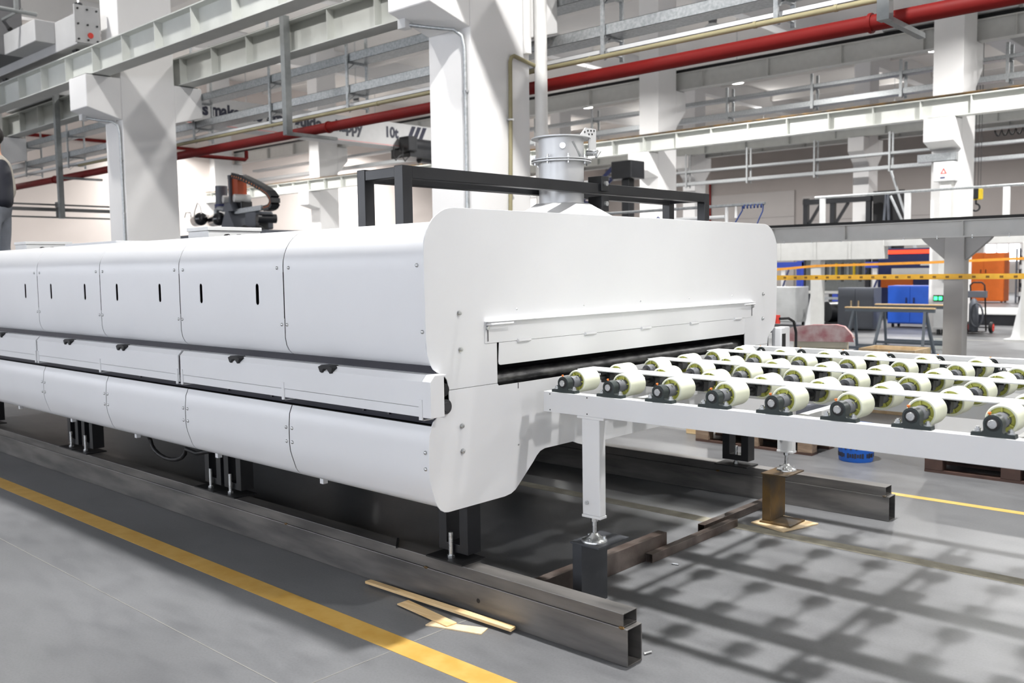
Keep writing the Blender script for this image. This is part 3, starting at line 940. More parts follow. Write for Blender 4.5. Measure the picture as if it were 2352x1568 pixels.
# wheel: cream tyre, yellow-green core with spokes, grey hub towards the near side (local axis +y)
wm = MB()
R1 = 0.0545
wm.mat(0).lathe([(0.0450, 0.0), (0.0505, 0.0), (0.0535, 0.003), (R1, 0.009), (R1, 0.112), (0.0535, 0.119), (0.0505, 0.122), (0.045, 0.122)], (0, 0, 0), (0, 1, 0), 32)
wm.lathe([(0.045, 0.122), (0.0450, 0.0)], (0, 0, 0), (0, 1, 0), 32)
wm.mat(1).lathe([(0.0450, 0.014), (0.029, 0.014)], (0, 0, 0), (0, 1, 0), 32).lathe([(0.029, 0.110), (0.045, 0.110)], (0, 0, 0), (0, 1, 0), 32)
for k in range(6):
    a = k * PI / 3 + 0.3
    u, v = Vector((math.cos(a), 0, math.sin(a))), Vector((-math.sin(a), 0, math.cos(a)))
    wm.obox(u * 0.037 + Vector((0, 0.009, 0)), u * 0.0085, v * 0.0025, Vector((0, 0.0065, 0)))
wm.mat(2).lathe([(0.011, -0.046), (0.026, -0.046), (0.0280, -0.043), (0.0280, 0.127), (0.011, 0.129)], (0, 0, 0), (0, 1, 0), 28)
wm.mat(3).cyl((0.008, -0.020, 0.0260), (0.0085, -0.020, 0.0288), 0.006, 8)
wheel_mesh = wm.mesh('wheel', ['nylon_cream', 'nylon_core', 'hub_grey', 'zinc'], smooth=35)
cm = MB().lathe([(0.011, -0.026), (0.026, -0.026), (0.028, -0.022), (0.028, 0.022), (0.026, 0.026), (0.011, 0.026)], (0, 0, 0), (0, 1, 0), 24)
cm.box(-0.05, 0.05, -0.020, 0.020, 0.016, 0.029)
cm.prism([(-0.030, 0.016), (0.030, 0.016), (0.026, -0.030), (-0.026, -0.030)], 1, -0.020, 0.020)
mid_mesh = cm.mesh('support_bearing', 'black_paint', smooth=35)

# pillow block (local origin on the beam top, shaft axis +y through z = 0.045)
pb = MB()
H0 = SZ - BZ1
pb.mat(0).prism([(-0.070, 0), (-0.068, 0.013), (-0.034, 0.015), (-0.028, 0.022), (0.028, 0.022), (0.034, 0.015), (0.068, 0.013), (0.070, 0)], 1, -0.019, 0.019)
prof = [(-0.0285, 0.012), (0.0285, 0.012)] + [(0.0310 * math.cos(math.radians(a)), H0 + 0.0310 * math.sin(math.radians(a))) for a in range(-10, 200, 10)]
pb.prism(prof, 1, -0.020, 0.020)
pb.mat(1).lathe([(0.026, -0.0203), (0.0245, -0.0215), (0.0235, -0.0215), (0.0225, -0.0203), (0.0225, -0.0195)], (0, 0, H0), (0, 1, 0), 24)
pb.mat(2).lathe([(0.0224, -0.0206), (0.0150, -0.0212)], (0, 0, H0), (0, 1, 0), 24)
pb.mat(3).lathe([(0.0150, -0.0205), (0.0150, -0.027), (0.0135, -0.0285), (0.011, -0.0285), (0.0105, -0.0275), (0.0002, -0.0275)], (0, 0, H0), (0, 1, 0), 20)
pillow_mesh = pb.mesh('pillow_block', ['bearing_green', 'bearing_green', 'bearing_bore', 'zinc'], smooth=35)
bm_ = MB().cyl((0, 0, 0), (0, 0, 0.003), 0.0140, 14).cyl((0, 0, 0.003), (0, 0, 0.012), 0.0105, 6).cyl((0, 0, 0.012), (0, 0, 0.017), 0.006, 8)
block_bolt = bm_.mesh('block_bolt', 'zinc')
nip = MB().cyl((0, 0, 0), (0, 0, 0.006), 0.003, 8).ball((-0.001, 0, 0.008), 0.0045, 8).ball((0.006, -0.004, 0.007), 0.0035, 8).mesh('grease_nipple', 'orange_plastic', smooth=50)

for k in range(12):
    x = -2.768 + 0.2675 * k
    sh = MB().cyl((x, YN + 0.002, SZ), (x, YFAR + 0.05, SZ), 0.0115, 14).build('roller_shaft', 'steel_dark', conv, smooth=40)
    for y in (3.447, 3.770, 4.085, 4.397, 4.71, 5.028):
        inst('wheel', wheel_mesh, sh, (x, y, SZ), rot=(0, random.uniform(0, 1), 0))
    for y in RAILS:
        inst('support_bearing', mid_mesh, sh, (x, y, SZ))
    for y in (YN + 0.025, YFAR + 0.025):
        b = inst('pillow_block', pillow_mesh, conv, (x, y, BZ1 + 0.0002), bevel=0.0)
        for sx in (-0.052, 0.052):
            inst('block_bolt', block_bolt, b, (x + sx, y, BZ1 + 0.0138))
        inst('grease_nipple', nip, b, (x - 0.014, y, SZ + 0.027), rot=(0, -0.45, 0))

# legs: square tube, cap, screw and domed foot
def leg(x, y0, name_parent):
    lg = MB().box(x - 0.051, x + 0.051, y0 + 0.002, y0 + 0.048, 0.447, 0.900).build('leg', 'conveyor_white', conv, bevel=0.003)
    MB().box(x - 0.078, x + 0.078, y0 - 0.001, y0 + 0.075, 0.900, 0.9118).build('leg_flange', 'conveyor_white', lg, bevel=0.002)
    MB().box(x - 0.054, x + 0.054, y0 - 0.001, y0 + 0.051, 0.434, 0.4468).build('leg_shoe', 'conveyor_white', lg, bevel=0.002)
    MB().cyl((x - 0.022, y0 + 0.002, 0.505), (x - 0.022, y0 - 0.008, 0.505), 0.009, 12).build('leg_bolt', 'zinc', lg)
    yc = y0 + 0.025
    MB().cyl((x, yc, 0.3405), (x, yc, 0.434), 0.011, 14).cyl((x, yc, 0.416), (x, yc, 0.4338), 0.018, 6).build('leg_screw', 'zinc', lg, smooth=40)
    MB().lathe([(0.014, 0.042), (0.020, 0.034), (0.046, 0.013), (0.058, 0.010), (0.0615, 0.004), (0.0615, 0.0), (0.0005, 0.0)], (x, yc, 0.3205), (0, 0, 1), 28).build('leg_foot', 'zinc', lg, smooth=40)
    for a in (40, 160, 280):
        MB().cyl((x + 0.047 * math.cos(math.radians(a)), yc + 0.047 * math.sin(math.radians(a)), 0.331), (x + 0.047 * math.cos(math.radians(a)), yc + 0.047 * math.sin(math.radians(a)), 0.344), 0.008, 6).build('foot_screw', 'zinc', lg)

LEGX = -2.602
for x in (LEGX, 0.45):
    for y in (YN, YFAR):
        leg(x, y, conv)

# steel stands that the legs stand on
def stand(x, yc, m, label, z0=0.0, plate=False):
    t = thing('steel_stand', label, 'steel stand', (x, yc, z0), 'short steel stands under the conveyor legs')
    xw = x - 0.030
    zb = z0 + (0.010 if plate else 0.0)
    sec = [(xw - 0.055, yc - 0.10), (xw, yc - 0.10), (xw, yc + 0.10), (xw - 0.055, yc + 0.10), (xw - 0.055, yc + 0.092), (xw - 0.007, yc + 0.092), (xw - 0.007, yc - 0.092), (xw - 0.055, yc - 0.092)]
    MB().prism(sec, 2, zb, 0.3115).build('channel', m, t, bevel=0.002)
    MB().box(x - 0.085, x + 0.085, yc - 0.118, yc + 0.118, 0.3118, 0.3203).build('top_plate', m, t, bevel=0.001)
    if plate:
        MB().box(x - 0.09, x + 0.115, yc - 0.125, yc + 0.075, z0, zb - 0.0003).build('sole_plate', m, t, bevel=0.001)
    return t

stand(LEGX, 3.405, 'stand_grey', 'dark grey steel stand between the floor and the conveyor leg with the domed foot')
stand(LEGX, 5.275, 'rusty_steel', 'rust-stained steel stand on a plywood sheet under the far conveyor leg', 0.0102, True)
stand(0.45, 3.405, 'mill_steel', 'dark grey steel stand under the outer near conveyor leg')
stand(0.45, 5.275, 'mill_steel', 'dark grey steel stand under the outer far conveyor leg')
ply = MB().prism([(-2.735, 5.125), (-2.49, 5.06), (-2.405, 5.36), (-2.70, 5.40)], 2, 0.0018, 0.0098).build('plywood_sheet', 'plywood')
tag(ply, 'pale plywood sheet under the rust-stained steel stand', 'plywood')

# loose tubes, battens and screws on the floor
def loose(name, label, cat, mb, m, group=None, bevel=0.002):
    return tag(mb.build(name, m, bevel=bevel), label, cat, group)

loose('box_tube', 'long rectangular brown steel tube on the floor behind the dark grey stand', 'steel tube', MB().rtube(1, 3.035, 4.30, -2.872, -2.812, 0.0, 0.115, 0.004), 'mill_steel_brown', 'loose tubes on the floor', 0.004)
loose('box_tube', 'thin square steel tube with its open end beside the long rectangular tube', 'steel tube', MB().rtube(1, 4.085, 5.012, -2.808, -2.764, 0.0, 0.048, 0.003), 'mill_steel_brown', 'loose tubes on the floor')
loose('box_tube', 'thin square reddish steel tube reaching to the far base rail', 'steel tube', MB().rtube(1, 4.76, 5.68, -2.893, -2.846, 0.0015, 0.048, 0.003), 'mill_steel_brown', 'loose tubes on the floor')


def board(name, label, pts, z0, z1, m, group):
    return loose(name, label, 'wood strip', MB().prism(pts, 2, z0, z1), m, group, 0.001)

board('wood_batten', 'long pale wood batten lying along the near base rail', [(-3.675, 2.845), (-2.682, 2.866), (-2.690, 2.906), (-3.672, 2.880)], 0.0127, 0.026, 'wood_light', 'wood strips by the base rail')
board('wood_offcut', 'pale wood offcut with a pencil mark, upper of two by the base rail', [(-3.331, 2.766), (-2.949, 2.732), (-2.943, 2.790), (-3.329, 2.836)], 0.0065, 0.0125, 'wood_light', 'wood strips by the base rail')
board('wood_offcut', 'pale wedge-shaped wood offcut, flat on the floor under the other strips', [(-3.045, 2.690), (-2.779, 2.779), (-2.803, 2.846), (-3.056, 2.740)], 0.0, 0.0062, 'plywood', 'wood strips by the base rail')
rod = MB().bar((-3.615, 3.02, 0.2176), (-3.50, 2.915, 0.2176), 0.012, 0.008)
loose('flat_bar', 'short dark flat bar lying across the near base rail', 'steel bar', rod, 'black_matte', None, 0.0005)
for (px, py), ang in (((1553, 1295), 0.2), ((1490, 1498), 1.2)):
    p = atZ(0.006, px, py)
    d = Vector((math.cos(ang), math.sin(ang), 0))
    mb = MB().cyl(p - d * 0.018, p + d * 0.014, 0.0045, 8).cyl(p - d * 0.024, p - d * 0.017, 0.006, 6)
    loose('screw', 'bright zinc screw by the thin square tube' if px > 1500 else 'bright zinc screw beside the end of the near base rail', 'screw', mb, 'zinc', None, 0)

# ================================================================ crane runways
def runway(yc, zb, zt, x0, x1, label, rail_mat, wide=0.28, m='beam_white', tf=0.016, step=1.04, sx=-14.904, rs=1.0):
    t = thing('crane_runway_beam', label, 'crane beam', ((x0 + x1) / 2, yc, zb), 'crane runway beams on the column corbels')
    h = wide / 2
    MB().box(x0, x1, yc - h, yc + h, zb, zb + tf).box(x0, x1, yc - h, yc + h, zt - tf, zt).box(x0, x1, yc - 0.006, yc + 0.006, zb + tf, zt - tf).build('girder', m, t)
    MB().box(x0, x1, yc - 0.035 * rs, yc + 0.035 * rs, zt, zt + 0.012).box(x0, x1, yc - 0.012 * rs, yc + 0.012 * rs, zt + 0.012, zt + 0.035 * rs).box(x0, x1, yc - 0.028 * rs, yc + 0.028 * rs, zt + 0.035 * rs, zt + 0.055 * rs).build('rail', rail_mat, t)
    st = MB().box(-0.006, 0.006, -h + 0.012, -0.006, tf, zt - zb - tf)
    sm = st.mesh('stiffener', m)
    k0 = int(math.ceil((x0 + 0.2 - sx) / step))
    x = sx + k0 * step
    while x < x1 - 0.1:
        inst('stiffener', sm, t, (x, yc, zb))
        x += step
    return t

runway(6.58, 4.777, 5.20, -38.9, 17.3, 'white steel crane beam on the near-side corbels of the closest column row', 'rusty_steel')
runway(8.05, 4.788, 5.25, -38.9, 17.3, 'white steel crane beam behind the closest column row, above the cable trays', 'black_matte')
runway(21.66, 4.777, 5.20, -38.8, 17.3, 'white steel crane beam on the near-side corbels of the second column row', 'rusty_steel', sx=-15.9, step=1.06, rs=1.35)
runway(23.17, 6.613, 7.10, -38.8, 17.3, 'tall grey crane beam with black rail behind the second column row', 'black_matte', m='gantry_grey', sx=-15.9, step=2.0, rs=2.0)
runway(36.68, 6.613, 7.10, -38.8, 17.3, 'tall white crane beam on the near-side corbels of the third column row', 'rusty_steel', sx=-15.9, step=2.0, rs=2.0)
runway(38.15, 6.613, 7.10, -38.8, 17.3, 'tall grey crane beam behind the third column row', 'black_matte', m='gantry_grey', sx=-15.9, step=2.0, rs=2.0)


# ================================================================ pipes and cable trays behind the column rows
def tray(label, y0, y1, z0, z1, x0, x1, group, m='galvanised'):
    o = MB().box(x0, x1, y0, y0 + 0.004, z0, z1).box(x0, x1, y1 - 0.004, y1, z0, z1).box(x0, x1, y0, y1, z0, z0 + 0.004).box(x0, x1, y0, y0 + 0.02, z1 - 0.004, z1)
    return tag(o.build('cable_tray', m), label, 'cable tray', group)

tray('lower galvanised cable tray above the red pipe behind the closest columns', 8.325, 8.625, 4.14, 4.26, -38, 16, 'cable trays behind the closest columns')
tray('upper galvanised cable tray above the red pipe behind the closest columns', 8.325, 8.625, 4.58, 4.70, -38, 16, 'cable trays behind the closest columns')
tray('narrow galvanised trunking right above the red pipe', 8.40, 8.50, 3.97, 4.02, -38, 16, 'cable trays behind the closest columns', 'box_grey')
tray('lower galvanised cable tray behind the second column row', 23.6, 23.9, 5.77, 5.91, -38, 16, 'cable trays behind the second columns')
tray('upper galvanised cable tray behind the second column row', 23.6, 23.9, 6.24, 6.33, -38, 16, 'cable trays behind the second columns')
tray('galvanised cable tray in front of the third column row', 36.0, 36.3, 5.2, 5.34, -38, 16, 'cable trays by the third columns')
tray('upper galvanised cable tray in front of the third column row', 36.0, 36.3, 5.75, 5.85, -38, 16, 'cable trays by the third columns')


def pipe(name, label, pts, r, m, rings=None, group=None):
    t = thing(name, label, 'pipe', pts[0], group)
    MB().path(pts, r, 14).build('pipe_run', m, t, smooth=50)
    for p, ax in (rings or []):
        MB().lathe([(r, -0.015), (r * 1.22, -0.015), (r * 1.22, 0.015), (r, 0.015)], p, ax, 14).build('pipe_coupling', m, t, smooth=50)
    return t

pipe('sprinkler_pipe', 'thick red sprinkler pipe running behind the closest columns', [(-38.9, 8.32, 3.72), (17.4, 8.32, 3.72)], 0.072, 'red_pipe', [((x, 8.32, 3.72), (1, 0, 0)) for x in (-26, -21.4, -16.2, -11.3, -3.3)])
pipe('service_pipe', 'thin beige pipe above the red sprinkler pipe', [(-20, 8.27, 3.905), (17.4, 8.27, 3.89)], 0.027, 'beige_pipe', [((x, 8.27, 3.90), (1, 0, 0)) for x in (-10.1, -6.4, -4.4, -3.6)])
p0 = atX(-38.9, 62, 308)
pipe('sprinkler_pipe', 'thin red sprinkler branch on the far pink end wall', [(-38.925, 9.0, p0.z), (-38.925, 21.4, p0.z)], 0.07, 'red_pipe')
pipe('sprinkler_pipe', 'red sprinkler pipe high along the back wall above the grey doors', [(-30.65, 51.85, 0.05), (-30.65, 51.85, 6.8), (-30.5, 51.85, 6.93), (16, 51.85, 6.93)], 0.07, 'red_pipe')
q = atX(-15.4, 566, 357)
pipe('sprinkler_pipe', 'short red sprinkler branch with an upturned elbow above the jet cutter', [(-15.4, 8.3935, 3.70), (-15.4, q.y - 0.03, 3.70), (-15.4, q.y, 3.73), (-15.4, q.y, 3.86)], 0.035, 'red_pipe')


def hanger(x, y0, y1, z0, z1, label, group, levels, post=0.045):
    t = thing('tray_hanger', label, 'bracket', (x, (y0 + y1) / 2, z0), group)
    for y in (y0, y1):
        MB().box(x - post / 2, x + post / 2, y - 0.012, y + 0.012, z0, z1).build('hanger_post', 'galvanised', t)
    for z in levels:
        MB().box(x - post / 2, x + post / 2, y0 + 0.0, y1, z - 0.022, z - 0.001).build('hanger_arm', 'galvanised', t)
        MB().bar((x + post / 2, y0 + 0.01, z - 0.10), (x + post / 2, y0 + 0.11, z - 0.02), 0.03, 0.004).build('hanger_gusset', 'galvanised', t)
    return t

for x in (-0.4, -2.2, -4.2, -6.25, -8.6, -10.81, -12.80, -15.2, -17.2, -18.62, -20.6, -23, -25, -27):
    hanger(x, 8.300, 8.655, 3.905, 5.6, 'galvanised tray hanger ' + ('past the column with the white downpipe, over the red pipe' if x > -7 else 'above the red pipe between the two closest columns' if x > -15 else 'above the red pipe beyond the column near the crane end plate'), 'tray hangers of the middle bay', (4.14, 4.58, 3.97))
for x in (-1.5, -3.9, -6.2, -8.6, -10.9, -13.4, -15.8, -18.2, -20.6):
    hanger(x, 23.58, 23.93, 5.70, 6.6, 'galvanised tray hanger behind the second column row', 'tray hangers of the third bay', (5.77, 6.24), 0.07)
for x in (-8.5, -11, -13.5, -16.5, -19.5, -22.5):
    hanger(x, 35.98, 36.33, 5.1, 6.6, 'galvanised tray hanger by the third column row', 'tray hangers of the third columns', (5.2, 5.75), 0.07)
# long drop posts bolted to the second beam, with a foot arm that carries the red pipe
for x, zb, lab in ((-11.66, 3.60, 'long galvanised drop post with a foot arm under the red pipe between the two columns'), (-19.95, 2.78, 'longest galvanised drop post left of the column, reaching down to the grey busbar frame'), (-3.0, 3.60, 'galvanised drop post with foot arm right of the white downpipe')):
    t = thing('drop_post', lab, 'bracket', (x, 7.85, zb), 'drop posts below the crane beam')
    MB().box(x - 0.05, x + 0.05, 7.80, 7.90, zb, 5.3 if x < -10 else 5.0).build('post', 'galvanised_dull', t)
    MB().box(x - 0.03, x + 0.03, 7.90, 8.72, 3.60, 3.645).build('arm', 'galvanised_dull', t)
# busbar frame at the foot of the longest drop post
t = thing('busbar_frame', 'dark grey double busbar frame hung across the middle bay near the pink wall', 'busbar', (-20.2, 9, 2.8))
for z in (2.80, 2.94, 3.06):
    MB().box(-20.24, -20.16, 5.6, 9.02, z, z + (0.07 if z == 2.94 else 0.03)).build('busbar', 'gantry_side', t)
for y in (5.7, 7.86, 9.0):
    MB().box(-20.23, -20.17, y - 0.02, y + 0.02, 2.80, 3.09).build('frame_upright', 'gantry_side', t)
MB().box(-20.2, -20.0001, 7.82, 7.88, 3.02, 3.13).build('frame_bracket', 'gantry_side', t)

# ================================================================ bridge crane of the middle bay with its lettering
GX = -21.3
cr = thing('bridge_crane', 'grey overhead crane girder with dark lettering and 10t mark', 'crane', (GX - 0.3, 15, 5.28))
MB().box(GX - 0.55, GX, 8.6, 21.2, 5.28, 5.97).build('girder', 'crane_grey', cr, bevel=0.01)
MB().box(GX - 0.60, GX + 0.05, 8.6, 21.2, 5.262, 5.28).build('girder_flange', 'crane_grey', cr)
MB().box(GX + 0.001, GX + 0.006, 8.7, 21.0, 5.285, 5.30).build('red_pinstripe', 'red_mark', cr)
MB().box(GX - 1.6, GX + 1.4, 21.45, 21.85, 5.276, 5.62).build('end_carriage', 'crane_grey', cr, bevel=0.01)
MB().box(GX - 1.6, GX + 1.4, 7.9, 8.2, 5.307, 5.65).build('end_carriage', 'crane_grey', cr, bevel=0.01)
MB().box(GX - 0.5, GX - 0.05, 21.2, 21.45, 5.30, 5.60).box(GX - 0.5, GX - 0.05, 8.2, 8.6, 5.32, 5.60).build('girder_end', 'crane_grey', cr)
rot_x = (PI / 2, 0, PI / 2)
for word, y, wdt in (('s', 11.87, None), ('make', 12.11, 0.80), ('to', 13.22, 0.38), ('stab', 13.70, 0.74), ('guide', 14.56, 0.90), ('happy', 15.90, 0.95), ('10t', 17.67, 0.47)):
    me = text_mesh(word, 0.42, 'navy_ink', 0.002, 0.018)
    xs = [v.co.x for v in me.vertices]
    if wdt:
        k = wdt / (max(xs) - min(xs))
        for v in me.vertices:
            v.co.x *= k
    inst('lettering', me, cr, (GX + 0.005, y, 5.53), rot=rot_x)
for k in range(3):
    y = 18.75 + 0.22 * k
    MB().add([(GX + 0.004, y - 0.24, 5.50), (GX + 0.004, y - 0.08, 5.50), (GX + 0.004, y + 0.14, 5.93), (GX + 0.004, y - 0.02, 5.93)], [(0, 1, 2, 3)]).build('stripe', 'navy_ink', cr)
# hoist trolley
MB().box(GX - 0.5, GX + 0.40, 18.3, 19.9, 4.96, 5.24).build('hoist_frame', 'black_paint', cr, bevel=0.02)
MB().cyl((GX + 0.25, 18.5, 5.33), (GX + 0.25, 20.3, 5.33), 0.20, 20).build('hoist_drum', 'black_paint', cr, smooth=40)
MB().box(GX + 0.06, GX + 0.5, 18.15, 18.5, 5.12, 5.55).build('hoist_gearbox', 'black_paint', cr, bevel=0.03)
MB().cyl((GX + 0.1, 18.9, 4.95), (GX + 0.1, 19.8, 4.95), 0.12, 16).build('hoist_motor', 'tank_black', cr, smooth=40)
for dy in (0, 0.35):
    MB().path([(GX + 0.3, 17.75 + dy, 5.24), (GX + 0.3, 17.72 + dy, 4.95), (GX + 0.3, 17.82 + dy, 4.82), (GX + 0.3, 17.95 + dy, 4.95), (GX + 0.3, 18.3 + dy, 5.1)], 0.018, 8).build('festoon_loop', 'rubber', cr, smooth=50)

# bridge crane of the furnace bay: end carriage on the near rail, girder towards the aisle
c2 = thing('bridge_crane', 'grey overhead crane end carriage with bolted end plate and red dot on the near rail', 'crane', (-17.2, 6.5, 5.255))
MB().box(-24.4, -15.35, 6.42, 6.74, 5.31, 5.80).build('end_carriage', 'crane_grey', c2, bevel=0.01)
ep = MB().box(-15.35, -15.31, 6.38, 6.78, 5.33, 5.92).build('end_plate', 'crane_grey', c2, bevel=0.004)
eb = MB().cyl((0, 0, 0), (0.02, 0, 0), 0.016, 8).mesh('plate_bolt', 'black_paint')
for y in (6.43, 6.58, 6.73):
    for z in (5.38, 5.62, 5.86):
        inst('plate_bolt', eb, ep, (-15.31, y, z))
MB().cyl((-15.31, 6.62, 5.46), (-15.295, 6.62, 5.46), 0.045, 16).build('red_dot', 'red_mark', ep)
for x in (-24.0, -19.0, -15.8):
    MB().cyl((x, 6.55, 5.355), (x, 6.61, 5.355), 0.10, 20).build('wheel', 'steel_dark', c2, smooth=40)
MB().box(-22.5, -17.6, -7.9, 6.42, 5.45, 6.65).build('girder', 'crane_dark', c2, bevel=0.01)
MB().path([(-16.75, -7.5, 6.02), (-16.75, 6.35, 6.02)], 0.035, 10).build('cable_rail', 'galvanised_dull', c2, smooth=50)
for y in (-5, -2, 1, 4, 6.1):
    MB().box(-17.6, -16.72, y - 0.02, y + 0.02, 6.03, 6.07).build('rail_bracket', 'galvanised_dull', c2)
MB().box(-16.78, -16.72, 6.0, 6.06, 6.03, 6.9).build('current_collector', 'galvanised_dull', c2)
for z in (5.6, 5.75, 5.9):
    MB().cyl((-17.6, 6.2, z), (-17.52, 6.2, z), 0.03, 12).build('cable_gland', 'rubber', c2)
MB().box(-17.6, -16.2, 6.1, 6.42, 5.45, 5.80).build('carriage_joint', 'crane_grey', c2, bevel=0.01)

# hook block and festoon cable in the third bay
h = atY(25.5, 2242, 448)
hk = thing('crane_hook', 'yellow hook block hanging on ropes beyond the second column row', 'hook', (h.x, h.y, h.z - 0.45))
MB().box(h.x - 0.16, h.x + 0.16, h.y - 0.05, h.y + 0.05, h.z - 0.12, h.z + 0.16).build('hook_block', 'yellow_hook', hk, bevel=0.03)
MB().box(h.x - 0.07, h.x + 0.07, h.y - 0.07, h.y + 0.07, h.z - 0.10, h.z + 0.18).build('sheave_cheek', 'black_paint', hk, bevel=0.02)
hp = [(h.x, h.y, h.z - 0.12), (h.x, h.y, h.z - 0.22)] + [(h.x + 0.09 * math.sin(math.radians(a)), h.y, h.z - 0.31 + 0.09 * math.cos(math.radians(a))) for a in range(0, 250, 25)]
MB().path(hp, 0.025, 10).build('hook', 'black_paint', hk, smooth=50)
for dx in (-0.10, -0.04, 0.04, 0.10):
    MB().cyl((h.x + dx, h.y, h.z + 0.16), (h.x + dx, h.y, 7.40), 0.008, 6).build('wire_rope', 'steel_dark', hk)
c3 = thing('bridge_crane', 'pale overhead crane girder above the yellow hook block', 'crane', (h.x, 29, 7.4))
MB().box(h.x - 0.3, h.x + 0.3, 23.4, 36.5, 7.40, 8.2).build('girder', 'crane_grey', c3, bevel=0.01)
MB().box(h.x - 1.5, h.x + 1.5, 23.0, 23.4, 7.22, 7.6).build('end_carriage', 'crane_grey', c3)
MB().box(h.x - 1.5, h.x + 1.5, 36.5, 36.85, 7.22, 7.6).build('end_carriage', 'crane_grey', c3)
fe = thing('festoon_cable', 'black festoon cable in tight loops on a track beyond the second columns', 'cable', atY(28, 2330, 305))
F0 = atY(28, 2285, 298)
pts = []
for k in range(60):
    pts.append((F0.x + 0.035 * k, 28.0, F0.z - 0.02 - 0.16 * abs(math.sin(k * PI / 5))))
MB().path(pts, 0.022, 8).build('cable_loops', 'rubber', fe, smooth=60)
MB().box(F0.x - 0.5, F0.x + 6, 27.96, 28.04, F0.z, F0.z + 0.06).build('track', 'galvanised', fe)
for dx in (1.3, 3.4, 5.6):
    MB().box(F0.x + dx - 0.02, F0.x + dx + 0.02, 27.98, 28.02, F0.z + 0.06, HZ).build('track_hanger', 'galvanised', fe)

# ================================================================ grey gantry track in front of the second bay
g = thing('gantry_track', 'grey steel gantry beam with black rail on a square post behind the conveyor', 'gantry', (-3, 10.7, 0))
GY = 10.7
MB().box(-14, 6, GY - 0.07, GY + 0.09, 1.868, 1.884).box(-14, 6, GY - 0.06, GY + 0.06, 2.045, 2.055).box(-14, 6, GY - 0.004, GY + 0.004, 1.884, 2.045).build('beam', 'gantry_grey', g)
MB().box(-14, 6, GY - 0.04, GY + 0.04, 2.055, 2.088).build('rail', 'black_matte', g)
for x in (-8.6, -7.0, -5.42, -4.5, -3.2, -1.6, 0):
    MB().box(x - 0.005, x + 0.005, GY - 0.055, GY - 0.004, 1.884, 2.045).build('stiffener', 'gantry_grey', g)
nb = MB().cyl((0, 0, -0.020), (0, 0, 0.014), 0.008, 8).mesh('flange_bolt', 'zinc')
for k in range(22):
    inst('flange_bolt', nb, g, (-8.5 + 0.36 * k, GY - 0.055, 1.876))
for x0 in (-3.27, -10.5):
    MB().box(x0 - 0.10, x0 + 0.10, GY - 0.09, GY + 0.09, 0.02, 1.866).build('post', 'gantry_post', g, bevel=0.004)
    MB().box(x0 - 0.18, x0 + 0.18, GY - 0.16, GY + 0.16, 0.0, 0.02).build('post_base', 'gantry_post', g)
    for sg in (-1, 1):
        MB().prism([(x0 + sg * 0.10, 1.62), (x0 + sg * 0.10, 1.866), (x0 + sg * 0.36, 1.866), (x0 + sg * 0.33, 1.83)], 1, GY - 0.04, GY + 0.05).build('knee_brace', 'gantry_post', g)

# low platform with handrail further back
pf = thing('platform', 'grey raised walkway with tubular handrail in front of the second columns', 'platform', (-7, 20.8, 0))
PY = 20.8
MB().box(-30, -7.85, PY - 0.15, PY + 0.15, 1.70, 2.17).build('edge_beam', 'gantry_grey', pf)
for x in (-10.3, -9.42, -8.6):
    MB().box(x - 0.02, x + 0.02, PY - 0.165, PY - 0.15, 1.70, 2.17).build('stiffener', 'gantry_grey', pf)
MB().box(-7.85, 5, PY - 0.10, PY + 0.10, 1.98, 2.17).build('edge_beam', 'gantry_grey', pf)
MB().box(-30, 5, PY + 0.15, PY + 0.60, 2.12, 2.17).build('deck', 'gantry_grey', pf)
for x in (-9.42, -4.95, -15.0):
    MB().box(x - 0.12, x + 0.12, PY - 0.12, PY + 0.12, 0.02, 1.98 if x > -6 else 1.70).build('post', 'gantry_post' if x < -20 else 'gantry_grey', pf, bevel=0.004)
    MB().box(x - 0.4, x + 0.3, PY - 0.25, PY + 0.25, 0.0, 0.02).build('post_base', 'gantry_grey', pf)
    MB().prism([(x - 0.12, 1.05), (x - 0.12, 0.02), (x - 0.33, 0.02), (x - 0.30, 0.10)], 1, PY - 0.03, PY + 0.03).build('brace', 'conveyor_white', pf)
MB().path([(-9.5, PY, 3.15), (5, PY, 3.15)], 0.03, 10).build('handrail', 'galvanised', pf, smooth=50)
for x in (-9.32, -7.39, -5.42, -3.4, -1.4):
    MB().box(x - 0.065, x + 0.065, PY - 0.02, PY + 0.02, 2.17, 3.13).build('handrail_post', 'box_grey', pf)

# barrier tapes
def tape(label, pts, h, m, group):
    vs = []
    for x, y, z in pts:
        vs += [(x, y - 0.0008, z - h / 2), (x, y - 0.0008, z + h / 2), (x, y + 0.0008, z + h / 2), (x, y + 0.0008, z - h / 2)]
    fs = []
    n = len(pts)
    for i in range(n - 1):
        for k in range(4):
            fs.append((4 * i + k, 4 * i + (k + 1) % 4, 4 * i + 4 + (k + 1) % 4, 4 * i + 4 + k))
    fs += [(3, 2, 1, 0), (4 * n - 4, 4 * n - 3, 4 * n - 2, 4 * n - 1)]
    t = thing('barrier_tape', label, 'tape', pts[0], group)
    MB().add(vs, fs).build('tape_strip', m, t)
    return t

